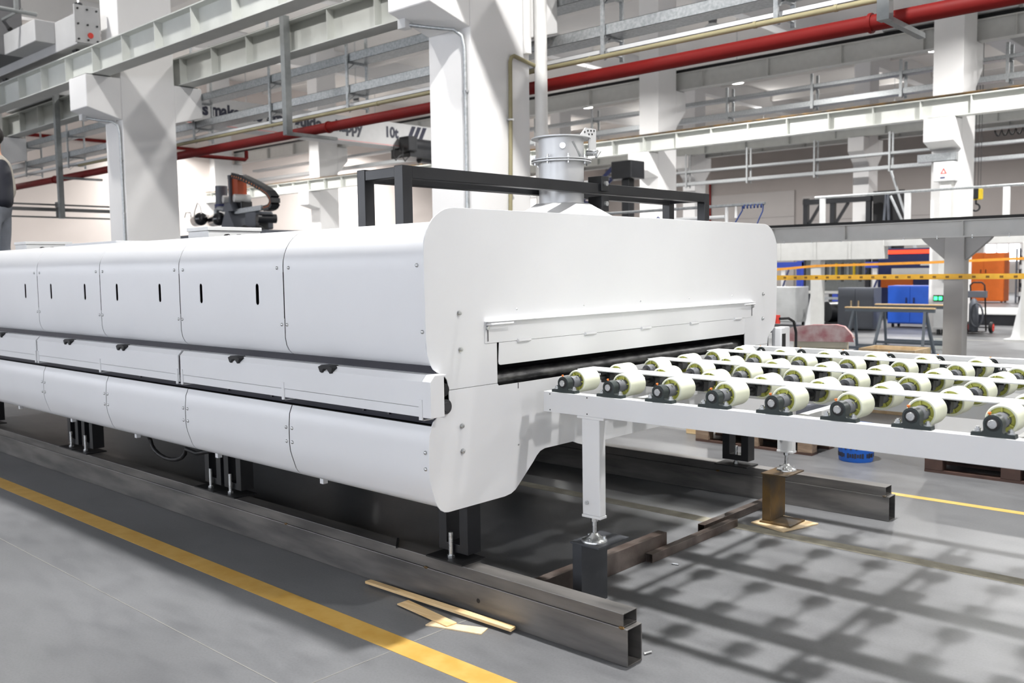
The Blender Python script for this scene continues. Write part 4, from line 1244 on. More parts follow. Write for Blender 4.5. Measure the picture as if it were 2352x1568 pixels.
TY = GY - 0.10
tp = tape('yellow barrier tape with dark print stretched in front of the grey gantry post', [(-14.0, TY, 1.43), (-8, TY, 1.435), (-3.4, TY, 1.445), (-3.1, TY, 1.445), (2.0, TY, 1.45)], 0.058, 'tape_yellow', 'barrier tapes')
pr = MB().box(-0.018, 0.018, -0.0016, -0.0008, -0.012, 0.012).mesh('print_mark', 'ink')
for k in range(40):
    inst('print_mark', pr, tp, (-6.3 + 0.135 * k, TY, 1.442))
tape('thin orange barrier tape tied between the posts of the raised walkway', [(-22, PY - 0.14, 1.32), (-10.5, PY - 0.135, 1.48), (-9.42, PY - 0.125, 1.56), (-6.9, PY - 0.16, 1.60), (-4.95, PY - 0.125, 1.66), (3, PY - 0.14, 1.66)], 0.055, 'tape_orange', 'barrier tapes')

# electrical box on the second column
eb_ = thing('electrical_box', 'pale grey electrical box with a red warning triangle on the white column', 'electrical box', (-6.95, 21.9, 2.6))
MB().box(-7.17, -6.73, 21.72, 21.995, 3.40, 3.83).build('enclosure', 'box_grey', eb_, bevel=0.012)
MB().box(-7.04, -6.80, 21.78, 21.995, 1.2, 3.40).build('cable_trunk', 'gantry_grey', eb_, bevel=0.006)
MB().box(-7.55, -6.73, 21.80, 21.995, 3.86, 4.03).build('cable_duct', 'galvanised', eb_)
MB().add([(-7.02, 21.717, 3.56), (-6.88, 21.717, 3.56), (-6.95, 21.717, 3.69), (-6.99, 21.716, 3.577), (-6.91, 21.716, 3.577), (-6.95, 21.716, 3.655)], [(0, 1, 2)]).build('warning_triangle', 'red_mark', eb_)
MB().add([(-6.985, 21.7155, 3.577), (-6.915, 21.7155, 3.577), (-6.95, 21.7155, 3.648)], [(0, 1, 2)]).build('triangle_field', 'box_grey', eb_)
MB().box(-7.02, -6.92, 21.716, 21.72, 3.46, 3.49).build('name_plate', 'navy', eb_)

# ================================================================ things on the shop floor behind
def cabinet(name, label, cat, x0, x1, y0, y1, z0, z1, m, handles=True, casters=False, doors=2, group=None, hm='zinc'):
    t = thing(name, label, cat, ((x0 + x1) / 2, (y0 + y1) / 2, 0), group)
    MB().box(x0, x1, y0, y1, z0, z1).build('body', m, t, bevel=0.008)
    wdt = (x1 - x0 - 0.03) / doors
    for k in range(doors):
        a = x0 + 0.015 + k * wdt
        dr = MB().box(a + 0.004, a + wdt - 0.004, y0 - 0.02, y0 - 0.0005, z0 + 0.03, z1 - 0.03).build('door', m, t, bevel=0.004)
        if handles:
            hx = a + wdt - 0.09 if k % 2 == 0 else a + 0.09
            zc = z0 + 0.62 * (z1 - z0)
            MB().box(hx - 0.015, hx + 0.015, y0 - 0.045, y0 - 0.02, zc - 0.07, zc + 0.07).build('handle', hm, dr, bevel=0.004)
    if z0 > 0.03:
        for sx in (x0 + 0.1, x1 - 0.1):
            for sy in (y0 + 0.1, y1 - 0.1):
                if casters:
                    MB().cyl((sx - 0.02, sy, 0.05), (sx + 0.02, sy, 0.05), 0.05, 14).box(sx - 0.03, sx + 0.03, sy - 0.03, sy + 0.03, 0.09, z0).build('caster', 'rubber', t)
                else:
                    MB().box(sx - 0.03, sx + 0.03, sy - 0.03, sy + 0.03, 0, z0).build('foot', 'black_paint', t)
    return t

cabinet('tool_cabinet', 'dark grey two-door tool cabinet on the floor beyond the barrier tape', 'cabinet', -9.42, -8.55, 21.95, 22.45, 0.03, 1.02, 'cabinet_grey', group='cabinets beyond the tape', hm='plywood')
cabinet('tool_cabinet', 'bright blue two-door tool cabinet on casters behind the trestles', 'cabinet', -8.72, -7.62, 23.3, 23.9, 0.10, 1.04, 'cabinet_blue', casters=True, group='cabinets beyond the tape', hm='navy')
cabinet('steel_cabinet', 'pale scratched steel cabinet on casters behind the furnace corner', 'cabinet', -11.9, -10.75, 22.5, 23.2, 0.10, 1.02, 'cabinet_pale', casters=True, doors=1, handles=False, group='cabinets beyond the tape')
oc = cabinet('control_cabinet', 'tall orange control cabinet far beyond the barrier tape', 'cabinet', -11.75, -10.25, 39.3, 40.0, 0.05, 1.95, 'cabinet_orange', hm='black_paint')
cabinet('control_cabinet', 'white control cabinet with green digits behind the trestles', 'cabinet', -7.02, -6.56, 21.42, 21.92, 0.12, 0.86, 'box_grey', doors=1, handles=False)
d = thing('digital_display', 'small display with glowing green digits on the white control cabinet', 'display', (-6.8, 21.38, 0.74))
MB().box(-7.0, -6.58, 21.365, 21.395, 0.74, 0.88).build('casing', 'black_matte', d)
for k in range(4):
    MB().box(-6.98 + 0.1 * k, -6.91 + 0.1 * k, 21.358, 21.364, 0.77, 0.85).build('digit', 'green_display', d)

# shelving with orange bins beside the orange cabinet
rk = thing('shelf_rack', 'dark shelf rack with small orange bins beside the orange cabinet', 'rack', (-9.2, 40, 0))
for x in (-9.9, -8.6):
    for y in (39.6, 40.1):
        MB().box(x - 0.03, x + 0.03, y - 0.03, y + 0.03, 0, 2.1).build('upright', 'cabinet_grey', rk)
for z in (0.25, 0.6, 0.95, 1.3, 1.65, 2.0):
    MB().box(-9.9, -8.6, 39.57, 40.13, z - 0.02, z).build('shelf', 'cabinet_grey', rk)
k = 0
for z in (0.25, 0.6, 0.95, 1.3, 1.65):
    for x in (-9.7, -9.35, -9.0, -8.75):
        k += 1
        o = MB().box(x - 0.10, x + 0.10, 39.6, 39.95, z + 0.001, z + 0.16).box(x - 0.10, x + 0.10, 39.58, 39.60, z + 0.001, z + 0.09).build('storage_bin', ('cabinet_orange', 'box_grey', 'black_paint')[k % 3], bevel=0.005)
        tag(o, ('orange', 'pale grey', 'black')[k % 3] + ' storage bin on the dark shelf rack beside the orange cabinet', 'bin', 'storage bins on the dark rack')
# light strips above the far shelf
pl = thing('low_platform', 'long low black machine bed behind the hand truck', 'machine bed', (-6.2, 25.6, 0))
MB().box(-7.9, -4.6, 25.3, 28.5, 0.0, 0.27).build('skirt', 'black_paint', pl, bevel=0.01)
MB().box(-7.95, -4.55, 25.25, 28.55, 0.27, 0.30).build('bed_top', 'gantry_grey', pl)

# trestles
def trestle(x, y, label, z=0.80):
    t = thing('trestle', label, 'trestle', (x, y, 0), 'dark grey trestles behind the conveyor')
    L = 0.78
    MB().box(x - L, x + L, y - 0.035, y + 0.035, z - 0.06, z).build('top_bar', 'trestle_grey', t, bevel=0.004)
    MB().box(x - L, x + L, y - 0.05, y + 0.05, z, z + 0.022).build('wood_pad', 'wood_light', t)
    for sx in (-1, 1):
        for sy in (-1, 1):
            MB().bar((x + sx * (L - 0.16), y + sy * 0.02, z - 0.05), (x + sx * (L - 0.10), y + sy * 0.30, 0.02), 0.045, 0.045).build('leg', 'trestle_grey', t)
            MB().box(x + sx * (L - 0.10) - 0.05, x + sx * (L - 0.10) + 0.05, y + sy * 0.30 - 0.04, y + sy * 0.30 + 0.04, 0, 0.02).build('leg_pad', 'trestle_grey', t)
    for sy in (-1, 1):
        MB().box(x - L + 0.12, x + L - 0.12, y + sy * 0.27 - 0.018, y + sy * 0.27 + 0.018, 0.08, 0.13).build('stretcher', 'trestle_grey', t)
    return t

trestle(-6.15, 16.5, 'dark grey trestle with pale wood pad behind the plywood crate')
trestle(-6.15, 17.9, 'dark grey trestle behind the first trestle, by the blue cabinet')

# hand truck with gas bottle and coiled cable
ht = thing('hand_truck', 'black hand truck with red wheels carrying a coiled hose, by the grey gantry post', 'hand truck', (-6.35, 22.35, 0))
hx, hy = -6.35, 22.35
for sx in (-0.15, 0.15):
    MB().path([(hx + sx, hy + 0.10, 0.05), (hx + sx, hy - 0.05, 0.95), (hx + sx, hy - 0.08, 1.08), (hx + sx * 0.6, hy - 0.08, 1.14)], 0.018, 8).build('rail_tube', 'rubber', ht, smooth=50)
    MB().lathe([(0.04, -0.04), (0.10, -0.04), (0.125, -0.02), (0.125, 0.02), (0.10, 0.04), (0.04, 0.04)], (hx + sx * 1.7, hy + 0.12, 0.125), (1, 0, 0), 22).build('tyre', 'rubber', ht, smooth=40)
    MB().lathe([(0.02, -0.045), (0.085, -0.042), (0.085, 0.042), (0.02, 0.045)], (hx + sx * 1.7, hy + 0.12, 0.125), (1, 0, 0), 18).build('wheel_rim', 'red_mark', ht, smooth=40)
MB().cyl((hx - 0.27, hy + 0.12, 0.125), (hx + 0.27, hy + 0.12, 0.125), 0.018, 10).build('axle', 'steel_dark', ht)
MB().path([(hx - 0.09, hy - 0.08, 1.14), (hx + 0.09, hy - 0.08, 1.14)], 0.018, 8).build('grip', 'rubber', ht, smooth=50)
MB().box(hx - 0.18, hx + 0.18, hy - 0.25, hy + 0.06, 0.03, 0.045).build('toe_plate', 'black_paint', ht)
MB().box(hx - 0.22, hx + 0.20, hy - 0.15, hy - 0.02, 0.80, 0.95).build('strap_box', 'cabinet_grey', ht, bevel=0.01)
MB().lathe([(0.001, 0.0), (0.09, 0.0), (0.10, 0.02), (0.10, 0.60), (0.06, 0.70), (0.03, 0.74), (0.001, 0.74)], (hx - 0.05, hy - 0.13, 0.046), (0, 0, 1), 18).build('gas_bottle', 'machine_slate', ht, smooth=40)
cp = []
for k in range(90):
    a = k * 0.42
    cp.append((hx + 0.05 + 0.13 * math.cos(a), hy - 0.24 - 0.0008 * k, 0.42 + 0.26 * math.sin(a)))
MB().path(cp, 0.014, 6).build('coiled_hose', 'machine_slate', ht, smooth=60)

# blue frames with white uprights: glass racks far behind the cabinets
def blue_rack(x, y, w_, h_, label):
    t = thing('glass_rack', label, 'rack', (x, y, 0), 'blue glass racks behind the cabinets')
    for sx in (0, w_):
        MB().box(x + sx - 0.09, x + sx + 0.09, y - 0.09, y + 0.09, 0, h_).build('upright', 'frame_blue', t)
    MB().box(x - 0.09, x + w_ + 0.09, y - 0.08, y + 0.08, h_ - 0.22, h_ - 0.03).build('cross_beam', 'frame_blue', t)
    MB().box(x - 0.09, x + w_ + 0.09, y - 0.08, y + 0.08, 0.55, 0.68).build('cross_beam', 'navy', t)
    n = max(2, int(w_ / 0.55))
    for k in range(n):
        xx = x + 0.25 + k * (w_ - 0.4) / n
        MB().box(xx, xx + 0.16, y - 0.06, y + 0.02, 0.68, h_ - 0.24).build('pad_strip', 'pvc_white', t)
        MB().bar((xx + 0.03, y - 0.08, 0.7), (xx + 0.3, y - 0.08, h_ - 0.3), 0.03, 0.05).build('diagonal', 'navy', t)
    return t

for x, y, w_, h_, lab in ((-16.5, 30.6, 2.0, 1.72, 'blue glass rack with white pad strips behind the pale steel cabinet'), (-13.2, 30.6, 2.4, 1.68, 'blue glass rack with white pad strips behind the dark grey cabinet'), (-12.0, 31.6, 1.1, 1.72, 'blue glass rack with white pad strips behind the bright blue cabinet')):
    blue_rack(x, y, w_, h_, lab)
wk = thing('workbench', 'grey workbench with pegboard and hanging tools behind the walkway post', 'workbench', (-11.3, 25.4, 0))
MB().box(-11.9, -10.2, 25.5, 25.56, 0.75, 1.75).build('pegboard', 'galvanised_dull', wk)
MB().box(-11.9, -10.2, 24.9, 25.6, 0.78, 0.84).build('bench_top', 'gantry_grey', wk)
for x in (-11.8, -10.3):
    MB().box(x - 0.04, x + 0.04, 24.95, 25.03, 0, 0.78).box(x - 0.04, x + 0.04, 25.47, 25.55, 0, 0.78).build('bench_leg', 'cabinet_grey', wk)
for k in range(9):
    MB().box(-11.7 + 0.17 * k, -11.64 + 0.17 * k, 25.46, 25.5, 1.2 - 0.05 * (k % 3), 1.62).build('hanging_tool', ('galvanised', 'yellow_hook', 'steel_dark')[k % 3], wk)
mo = thing('motor_drum', 'dark fan drum on a low frame between the pale and dark grey cabinets', 'fan', (-10.0, 23.0, 0))
MB().cyl((-10.1, 22.85, 0.38), (-9.85, 23.2, 0.38), 0.26, 20).build('drum', 'black_paint', mo, smooth=40)
MB().box(-10.5, -9.6, 22.7, 23.4, 0.02, 0.12).build('frame', 'black_matte', mo)
for x in (-10.45, -9.65):
    MB().box(x - 0.02, x + 0.02, 22.72, 22.76, 0.12, 0.72).box(x - 0.02, x + 0.02, 23.3, 23.34, 0.12, 0.72).build('frame_post', 'galvanised', mo)
MB().box(-10.47, -9.63, 22.7, 22.76, 0.70, 0.74).box(-10.47, -9.63, 23.3, 23.36, 0.70, 0.74).build('frame_bar', 'galvanised', mo)
sg = thing('screen_panel', 'dark machine front with a glowing red strip sign behind the walkway', 'machine', (-9.3, 27, 0))
MB().box(-10.4, -8.4, 27.0, 28.0, 0, 2.02).build('housing', 'navy', sg, bevel=0.01)
MB().box(-10.15, -8.6, 26.96, 27.0, 1.86, 1.97).build('red_strip', 'red_sign', sg)
MB().box(-10.0, -8.5, 26.97, 27.0, 1.25, 1.45).box(-9.2, -8.5, 26.97, 27.0, 1.52, 1.62).build('window', 'pvc_white', sg)
MB().box(-10.3, -9.4, 26.97, 27.0, 0.9, 1.2).build('drawer', 'cabinet_orange', sg)

# stack of cream boards under a red and white bundle
cs = thing('board_stack', 'stack of cream ribbed boards on a pallet behind the conveyor', 'boards', (-4.40, 9.83, 0))
S = Vector((-4.40, 9.83, 0))
u, v = Vector((0.93, 0.36, 0)), Vector((-0.36, 0.93, 0))
for k in range(8):
    z = 0.13 + 0.08 * k
    MB().obox(S + Vector((0, 0, z + 0.038)), u * 0.28, v * 0.22, Vector((0, 0, 0.0385))).build('board', 'cream_board', cs, bevel=0.006)
    if k >= 5:
        for j in range(14):
            MB().obox(S + u * (-0.26 + 0.04 * j) - v * 0.222 + Vector((0, 0, z + 0.038)), u * 0.008, v * 0.004, Vector((0, 0, 0.034))).build('rib', 'cream_board', cs)
for k in (-1, 0, 1):
    MB().obox(S + v * 0.19 * k + Vector((0, 0, 0.065)), u * 0.32, v * 0.05, Vector((0, 0, 0.0649))).build('skid', 'wood_old', cs)
rb = MB()
n = 14
prof = [(-0.32, 0.0), (-0.34, 0.05), (-0.33, 0.11), (-0.10, 0.145), (0.16, 0.15), (0.24, 0.13), (0.31, 0.05), (0.33, 0.0)]
vs = [S + u * a + v * s_ * 0.25 + Vector((0, 0, 0.773 + b + (0.012 if s_ < 0 else -0.012) * (b > 0.04))) for s_ in (-1, -0.4, 0.4, 1) for a, b in prof]
m_ = len(prof)
fs = [(r * m_ + i, r * m_ + i + 1, (r + 1) * m_ + i + 1, (r + 1) * m_ + i) for r in range(3) for i in range(m_ - 1)]
fs += [tuple(range(m_)), tuple(range(4 * m_ - 1, 3 * m_ - 1, -1))] + [(r * m_, (r + 1) * m_, (r + 1) * m_ + m_ - 1, r * m_ + m_ - 1) for r in range(3)]
rbo = rb.add(vs, fs).build('wrapped_bundle', 'cloth_red', smooth=50, bevel=0.012)
tag(rbo, 'red and white wrapped bundle lying on the cream board stack', 'bundle')
ct = thing('plywood_crate', 'open plywood crate on the floor beside the cream board stack', 'crate', (-3.83, 10.1, 0))
for x in (-3.97, -3.40):
    MB().box(x - 0.01, x + 0.01, 9.85, 10.3, 0.0, 0.69).build('side', 'plywood', ct)
for y in (9.84, 10.3):
    MB().box(-3.98, -3.39, y - 0.01, y + 0.01, 0.0, 0.69).build('side', 'plywood', ct)
MB().box(-3.96, -3.41, 9.86, 10.29, 0.30, 0.32).build('shelf', 'plywood', ct)

# pallets behind the far rail with goods on them, bucket
def pallet(x0, x1, y0, y1, label, m):
    t = thing('pallet', label, 'pallet', ((x0 + x1) / 2, (y0 + y1) / 2, 0), 'wooden pallets behind the far base rail')
    for k in range(3):
        y = y0 + (y1 - y0 - 0.10) * k / 2
        MB().box(x0, x1, y, y + 0.10, 0, 0.02).build('bottom_board', 'wood_brown', t)
        for j in range(3):
            x = x0 + (x1 - x0 - 0.13) * j / 2
            MB().box(x, x + 0.13, y, y + 0.10, 0.02, 0.10).build('block', m, t, bevel=0.003)
    for j in range(3):
        x = x0 + (x1 - x0 - 0.13) * j / 2
        MB().box(x, x + 0.13, y0, y1, 0.10, 0.122).build('bearer', m, t)
    for k in range(6):
        y = y0 + (y1 - y0 - 0.11) * k / 5
        MB().box(x0, x1, y, y + 0.11, 0.122, 0.142).build('deck_board', m, t, bevel=0.002)
    return t

pallet(-4.45, -3.33, 7.28, 8.08, 'grey-brown wooden pallet seen under the conveyor beside the blue bucket', 'wood_old')
pallet(-2.42, -1.22, 7.27, 8.07, 'dark brown wooden pallet under a pale cover, seen below the conveyor beam', 'wood_brown')
o = MB().box(-4.38, -3.40, 7.36, 8.0, 0.143, 0.42).build('motor_crate', 'machine_slate', bevel=0.02)
tag(o, 'dark slate machine block on the grey-brown pallet', 'machine block')
o = MB().box(-3.72, -3.45, 7.42, 7.7, 0.421, 0.60).build('red_case', 'red_mark', bevel=0.015)
tag(o, 'small red case on top of the dark slate block', 'case')
o = MB().box(-2.38, -1.26, 7.33, 8.0, 0.143, 0.75).box(-2.30, -1.34, 7.40, 7.94, 0.75, 0.83).build('covered_load', 'box_grey', bevel=0.03)
tag(o, 'pale grey boxy machine load on the dark brown pallet', 'machine block')
o = MB().box(-4.72, -4.56, 7.55, 7.8, 0.0, 0.16).build('chipboard_block', 'wood_light', bevel=0.004)
tag(o, 'small pale chipboard block left of the grey-brown pallet', 'wood block')
bk = thing('bucket', 'bright blue plastic bucket with dark print on the floor behind the far rail', 'bucket', (-2.99, 7.36, 0))
bx, by = -2.99, 7.36
MB().lathe([(0.001, 0.0), (0.128, 0.0), (0.133, 0.01), (0.148, 0.275), (0.155, 0.28), (0.155, 0.295), (0.144, 0.295), (0.129, 0.02), (0.001, 0.02)], (bx, by, 0), (0, 0, 1), 32).build('shell', 'bucket_blue', bk, smooth=35)
for k in range(26):
    a = math.radians(-160 + 8.2 * k)
    if k in (7, 15, 20):
        continue
    rr = 0.1365
    p = Vector((bx + rr * math.cos(a), by + rr * math.sin(a), 0.056))
    MB().obox(p, Vector((-math.sin(a), math.cos(a), 0)) * 0.0075, Vector((math.cos(a), math.sin(a), 0.05)) * 0.0012, Vector((0, 0, 0.014 + 0.003 * (k % 3)))).build('print_mark', 'navy_ink', bk)
for k in range(7):
    a = math.radians(-120 + 9 * k)
    rr = 0.1405
    p = Vector((bx + rr * math.cos(a), by + rr * math.sin(a), 0.115 + 0.02 * (k % 2)))
    MB().obox(p, Vector((-math.sin(a), math.cos(a), 0)) * 0.008, Vector((math.cos(a), math.sin(a), 0.05)) * 0.0012, Vector((0, 0, 0.010))).build('print_mark', 'navy_ink', bk)

# air manifold with blue hoses behind the furnace
am = thing('air_manifold', 'grey air pipe on a stand with coiled blue hoses behind the furnace', 'air pipe', (-6, 9.5, 0))
MB().path([(-7.9, 9.5, 2.28), (-4.92, 9.5, 2.285)], 0.018, 10).build('main_pipe', 'galvanised', am, smooth=50)
MB().path([(-6.6, 9.55, 2.16), (-5.45, 9.55, 2.16)], 0.022, 10).build('second_pipe', 'box_grey', am, smooth=50)
for x in (-5.4, -7.8):
    MB().cyl((x, 9.5, 0.0), (x, 9.5, 2.27), 0.02, 10).build('stand_post', 'box_grey', am)
MB().cyl((-5.28, 9.5, 2.14), (-5.28, 9.5, 2.28), 0.018, 8, 0.012).build('air_nozzle', 'pvc_white', am)
hp = [(-5.25, 9.5, 2.05), (-5.05, 9.5, 2.22)] + [(-5.30 + 0.0042 * k * 1.0 + 0.0, 9.5 + 0.022 * math.sin(k * 0.9), 2.255 + 0.018 * math.cos(k * 0.9)) for k in range(20, 90)] + [(-4.95, 9.5, 2.18), (-5.0, 9.5, 2.05)]
MB().path([(-5.36, 9.5, 1.95), (-5.28, 9.5, 2.10), (-5.20, 9.5, 2.22)] + [(-5.20 + 0.0037 * k, 9.5 + 0.024 * math.sin(k * 0.55), 2.262 + 0.02 * math.cos(k * 0.55)) for k in range(70)] + [(-4.95, 9.5, 2.2), (-5.0, 9.5, 2.1), (-5.06, 9.5, 1.95)], 0.008, 6).build('blue_hose', 'hose_blue', am, smooth=60)
MB().path([(-6.5, 9.5, 1.95), (-6.42, 9.48, 2.12), (-6.32, 9.48, 2.2), (-6.22, 9.48, 2.12), (-6.15, 9.5, 1.95)], 0.008, 6).build('blue_hose', 'hose_blue', am, smooth=60)
MB().path([(-5.85, 9.5, 1.95), (-5.78, 9.48, 2.12), (-5.68, 9.48, 2.26)], 0.008, 6).build('blue_hose', 'hose_blue', am, smooth=60)

# black inclined feeder by the second column
FY = 19.3
f_ = FY / 20.5
def fz(z): return 1.6 + (z - 1.6) * f_
bf = thing('chip_feeder', 'black machine with an inclined ladder-like chute beside the second column', 'machine', (-14.6 * f_, FY, 0))
MB().box(-14.95 * f_, -14.30 * f_, FY - 0.3, FY + 0.3, fz(3.95), fz(4.42)).box(-14.75 * f_, -14.50 * f_, FY - 0.12, FY + 0.12, 0.0, fz(3.95)).build('tower', 'black_paint', bf, bevel=0.02)
for dy in (-0.18, 0.18):
    MB().bar((-14.95 * f_, FY + dy, fz(4.30)), (-16.1 * f_, FY + dy, fz(3.40)), 0.04, 0.10).build('chute_rail', 'navy', bf)
for k in range(12):
    f = k / 11
    MB().box((-14.98 - 1.1 * f) * f_ - 0.03, (-14.98 - 1.1 * f) * f_ + 0.03, FY - 0.18, FY + 0.18, fz(4.30 - 0.86 * f), fz(4.32 - 0.86 * f)).build('chute_rung', 'box_grey', bf)
MB().box(-16.3 * f_, -16.0 * f_, FY - 0.2, FY + 0.2, 0, fz(3.45)).build('chute_post', 'navy', bf)

# black steel loading rack and dark panels by the third columns
lr = thing('loading_rack', 'black steel frame rack standing by the third column row', 'rack', (-15.7, 35, 0))
for x in (-16.4, -15.3, -13.9):
    MB().box(x - 0.09, x + 0.09, 35.0, 35.2, 0, 4.2).build('upright', 'black_paint', lr)
MB().box(-16.5, -13.8, 34.98, 35.22, 3.95, 4.15).build('top_beam', 'black_paint', lr)
for x in (-16.4, -15.3):
    MB().bar((x, 35.1, 3.0), (x + 0.6, 35.1, 3.95), 0.10, 0.10).build('brace', 'black_paint', lr)
dp = thing('dark_panel', 'dark navy panels stacked on an A-frame beside the third column', 'panel', (-13.3, 35.6, 0))
MB().box(-13.95, -12.80, 35.6, 35.75, 0.3, 4.35).build('sheet', 'black_matte', dp)
for x0, x1 in ((-13.7, -13.4), (-13.1, -13.35)):
    MB().bar((x0, 35.5, 0.0), (x1, 35.5, 4.2), 0.09, 0.09).build('frame_leg', 'cabinet_grey', dp)
MB().box(-13.9, -12.85, 35.5, 35.8, 0.0, 0.3).build('frame_foot', 'cabinet_grey', dp)
lp = thing('long_profile', 'long pale aluminium profiles leaning beyond the second column', 'profile', (-11.2, 34.4, 0))
for k in (0, 1):
    MB().bar((-11.2 + 0.25 * k, 34.4, 0.05), (-12.8 - 0.02 * k, 34.3 + 0.05 * k, 4.95 - 0.9 * k), 0.09, 0.06).build('profile', 'galvanised', lp)
MB().box(-11.5, -10.8, 34.2, 34.6, 0, 0.05).build('foot_block', 'wood_old', lp)

# ================================================================ jet cutting head machine behind the furnace
P = lambda px, py, y=9.6: atY(y, px, py)
wj = thing('jet_cutter', 'dark machine with orange column and looping cable chain behind the furnace', 'machine', (-16.0, 9.6, 0))
zz = lambda py: P(540, py).z
MB().box(-18.2, -14.6, 9.3, 10.6, 0, zz(535)).build('machine_bed', 'machine_slate', wj, bevel=0.02)
q0, q1 = P(528, 412), P(552, 448)
MB().box(q0.x, q1.x, 9.55, 9.75, zz(450), zz(410)).build('orange_column', 'orange_dark', wj, bevel=0.01)
MB().box(q0.x + 0.10, q0.x + 0.16, 9.50, 9.56, zz(470), zz(402)).build('centre_rib', 'machine_slate', wj)
MB().box(q0.x, q1.x, 9.55, 9.75, zz(409.5), zz(401)).build('column_cap', 'black_paint', wj)
q = P(541, 468)
MB().prism([(q.x - 0.09, zz(466)), (q.x + 0.09, zz(466)), (q.x + 0.20, zz(486)), (q.x - 0.20, zz(486))], 1, 9.42, 9.75).build('head_wedge', 'machine_slate', wj)
MB().prism([(q.x - 0.05, zz(486)), (q.x + 0.05, zz(486)), (q.x + 0.28, zz(526)), (q.x - 0.24, zz(526)), (q.x - 0.24, zz(536)), (q.x + 0.28, zz(536))][:3] + [(q.x + 0.28, zz(535)), (q.x - 0.24, zz(535)), (q.x - 0.24, zz(526))], 1, 9.40, 9.8).build('pedestal', 'machine_slate', wj)
for sx in (-0.20, 0.20):
    MB().cyl((q.x + sx, 9.45, zz(457)), (q.x + sx + 0.08, 9.75, zz(457)), 0.075, 16).build('air_filter', 'pvc_white', wj, smooth=40)
MB().box(q.x - 0.25, q.x + 0.28, 9.56, 9.8, zz(484), zz(463)).build('head_block', 'black_paint', wj, bevel=0.02)
s0 = P(508, 424)
MB().cyl((s0.x, 9.6, zz(468)), (s0.x, 9.6, zz(423)), 0.12, 20).build('spindle_motor', 'machine_slate', wj, smooth=40)
MB().cyl((s0.x, 9.6, zz(477)), (s0.x, 9.6, zz(466)), 0.14, 20).build('motor_flange', 'navy', wj, smooth=40)
a0, a1 = P(555, 486), P(610, 480)
MB().bar((a0.x - 0.1, 9.55, a0.z), (a1.x, 9.55, a0.z + 0.03), 0.10, 0.09).build('arm', 'galvanised', wj)
MB().path([(s0.x - 0.05, 9.5, zz(492)), (s0.x - 0.05, 9.5, zz(482)), (s0.x + 0.05, 9.5, zz(476)), (s0.x + 0.30, 9.5, zz(480))], 0.05, 10).build('elbow_duct', 'galvanised', wj, smooth=50)
cp = [P(540, 403), P(560, 408), P(585, 420), P(608, 433), P(622, 443), P(630, 455), P(631, 466), P(626, 475), P(614, 479)]
dense = []
for i in range(len(cp) - 1):
    for k in range(4):
        dense.append(cp[i].lerp(cp[i + 1], k / 4))
dense.append(cp[-1])
for i in range(len(dense) - 1):
    mid = (dense[i] + dense[i + 1]) / 2
    dd = (dense[i + 1] - dense[i]) / 2
    nn = Vector((-dd.z, 0, dd.x)).normalized()
    lk = MB().obox(mid, dd * 0.92, Vector((0, 0.09, 0)), nn * 0.05).build('chain_link', 'black_paint', wj)
    MB().obox(mid - Vector((0, 0.0905, 0)) - nn * 0.012, dd * 0.30, Vector((0, 0.002, 0)), nn * 0.014).build('link_clip', 'orange_plastic', lk)
for px in (472, 514):
    c0 = P(px, 503)
    MB().cyl((c0.x - 0.65, 9.75, c0.z), (c0.x, 9.5, c0.z), 0.125, 20).build('pressure_tank', 'tank_black', wj, smooth=40)
    MB().ball((c0.x, 9.5, c0.z), 0.135, 16).build('tank_end', 'tank_black', wj, smooth=60)
MB().path([(P(456, 492).x, 9.5, zz(492)), (P(457, 478).x, 9.5, zz(478)), (P(464, 457).x, 9.5, zz(457)), (P(470, 466).x, 9.5, zz(466)), (P(475, 490).x, 9.5, zz(490))], 0.014, 8).build('air_hose', 'pvc_white', wj, smooth=60)
MB().path([(P(434, 490).x, 9.5, zz(490)), (P(437, 478).x, 9.5, zz(478)), (P(448, 479).x, 9.5, zz(479)), (P(449, 492).x, 9.5, zz(492))], 0.012, 8).build('valve_pipe', 'zinc', wj, smooth=60)
v0 = P(612, 502)
MB().cyl((v0.x, 9.4, v0.z), (v0.x + 0.08, 9.75, v0.z), 0.085, 20).build('drive_motor', 'tank_black', wj, smooth=40)
g0, g1 = P(572, 490), P(598, 535)
MB().box(g0.x, g1.x, 9.5, 9.9, zz(530), zz(490)).build('gearbox', 'cabinet_grey', wj, bevel=0.03)
MB().box(P(598, 520).x, P(606, 520).x, 9.5, 9.7, zz(540), zz(505)).build('motor_bracket', 'black_paint', wj)
MB().path([(P(560, 530).x, 9.35, zz(536)), (P(590, 530).x, 9.35, zz(524)), (P(610, 520).x, 9.35, zz(534)), (P(625, 532).x, 9.35, zz(528)), (P(640, 540).x, 9.35, zz(542))], 0.03, 8).build('cable_bundle', 'rubber', wj, smooth=60)

# ================================================================ person standing on the furnace roof
def skin(joints, edges, name, subdiv=2):
    me = bpy.data.meshes.new(name)
    me.from_pydata([j[0] for j in joints], edges, [])
    ob = bpy.data.objects.new(name, me)
    COL.objects.link(ob)
    ob.modifiers.new('skin', 'SKIN')
    sv = me.skin_vertices[0].data if me.skin_vertices else None
    if sv is None:
        bpy.context.view_layer.objects.active = ob
        me.attributes
    for i, j in enumerate(joints):
        r = j[1]
        me.skin_vertices[0].data[i].radius = (r, r) if not isinstance(r, tuple) else r
        me.skin_vertices[0].data[i].use_root = (i == 0)
    sd = ob.modifiers.new('sub', 'SUBSURF')
    sd.levels = sd.render_levels = subdiv
    dg = bpy.context.evaluated_depsgraph_get()
    dg.update()
    new = bpy.data.meshes.new_from_object(ob.evaluated_get(dg))
    bpy.data.objects.remove(ob)
    new.polygons.foreach_set('use_smooth', [True] * len(new.polygons))
    return new


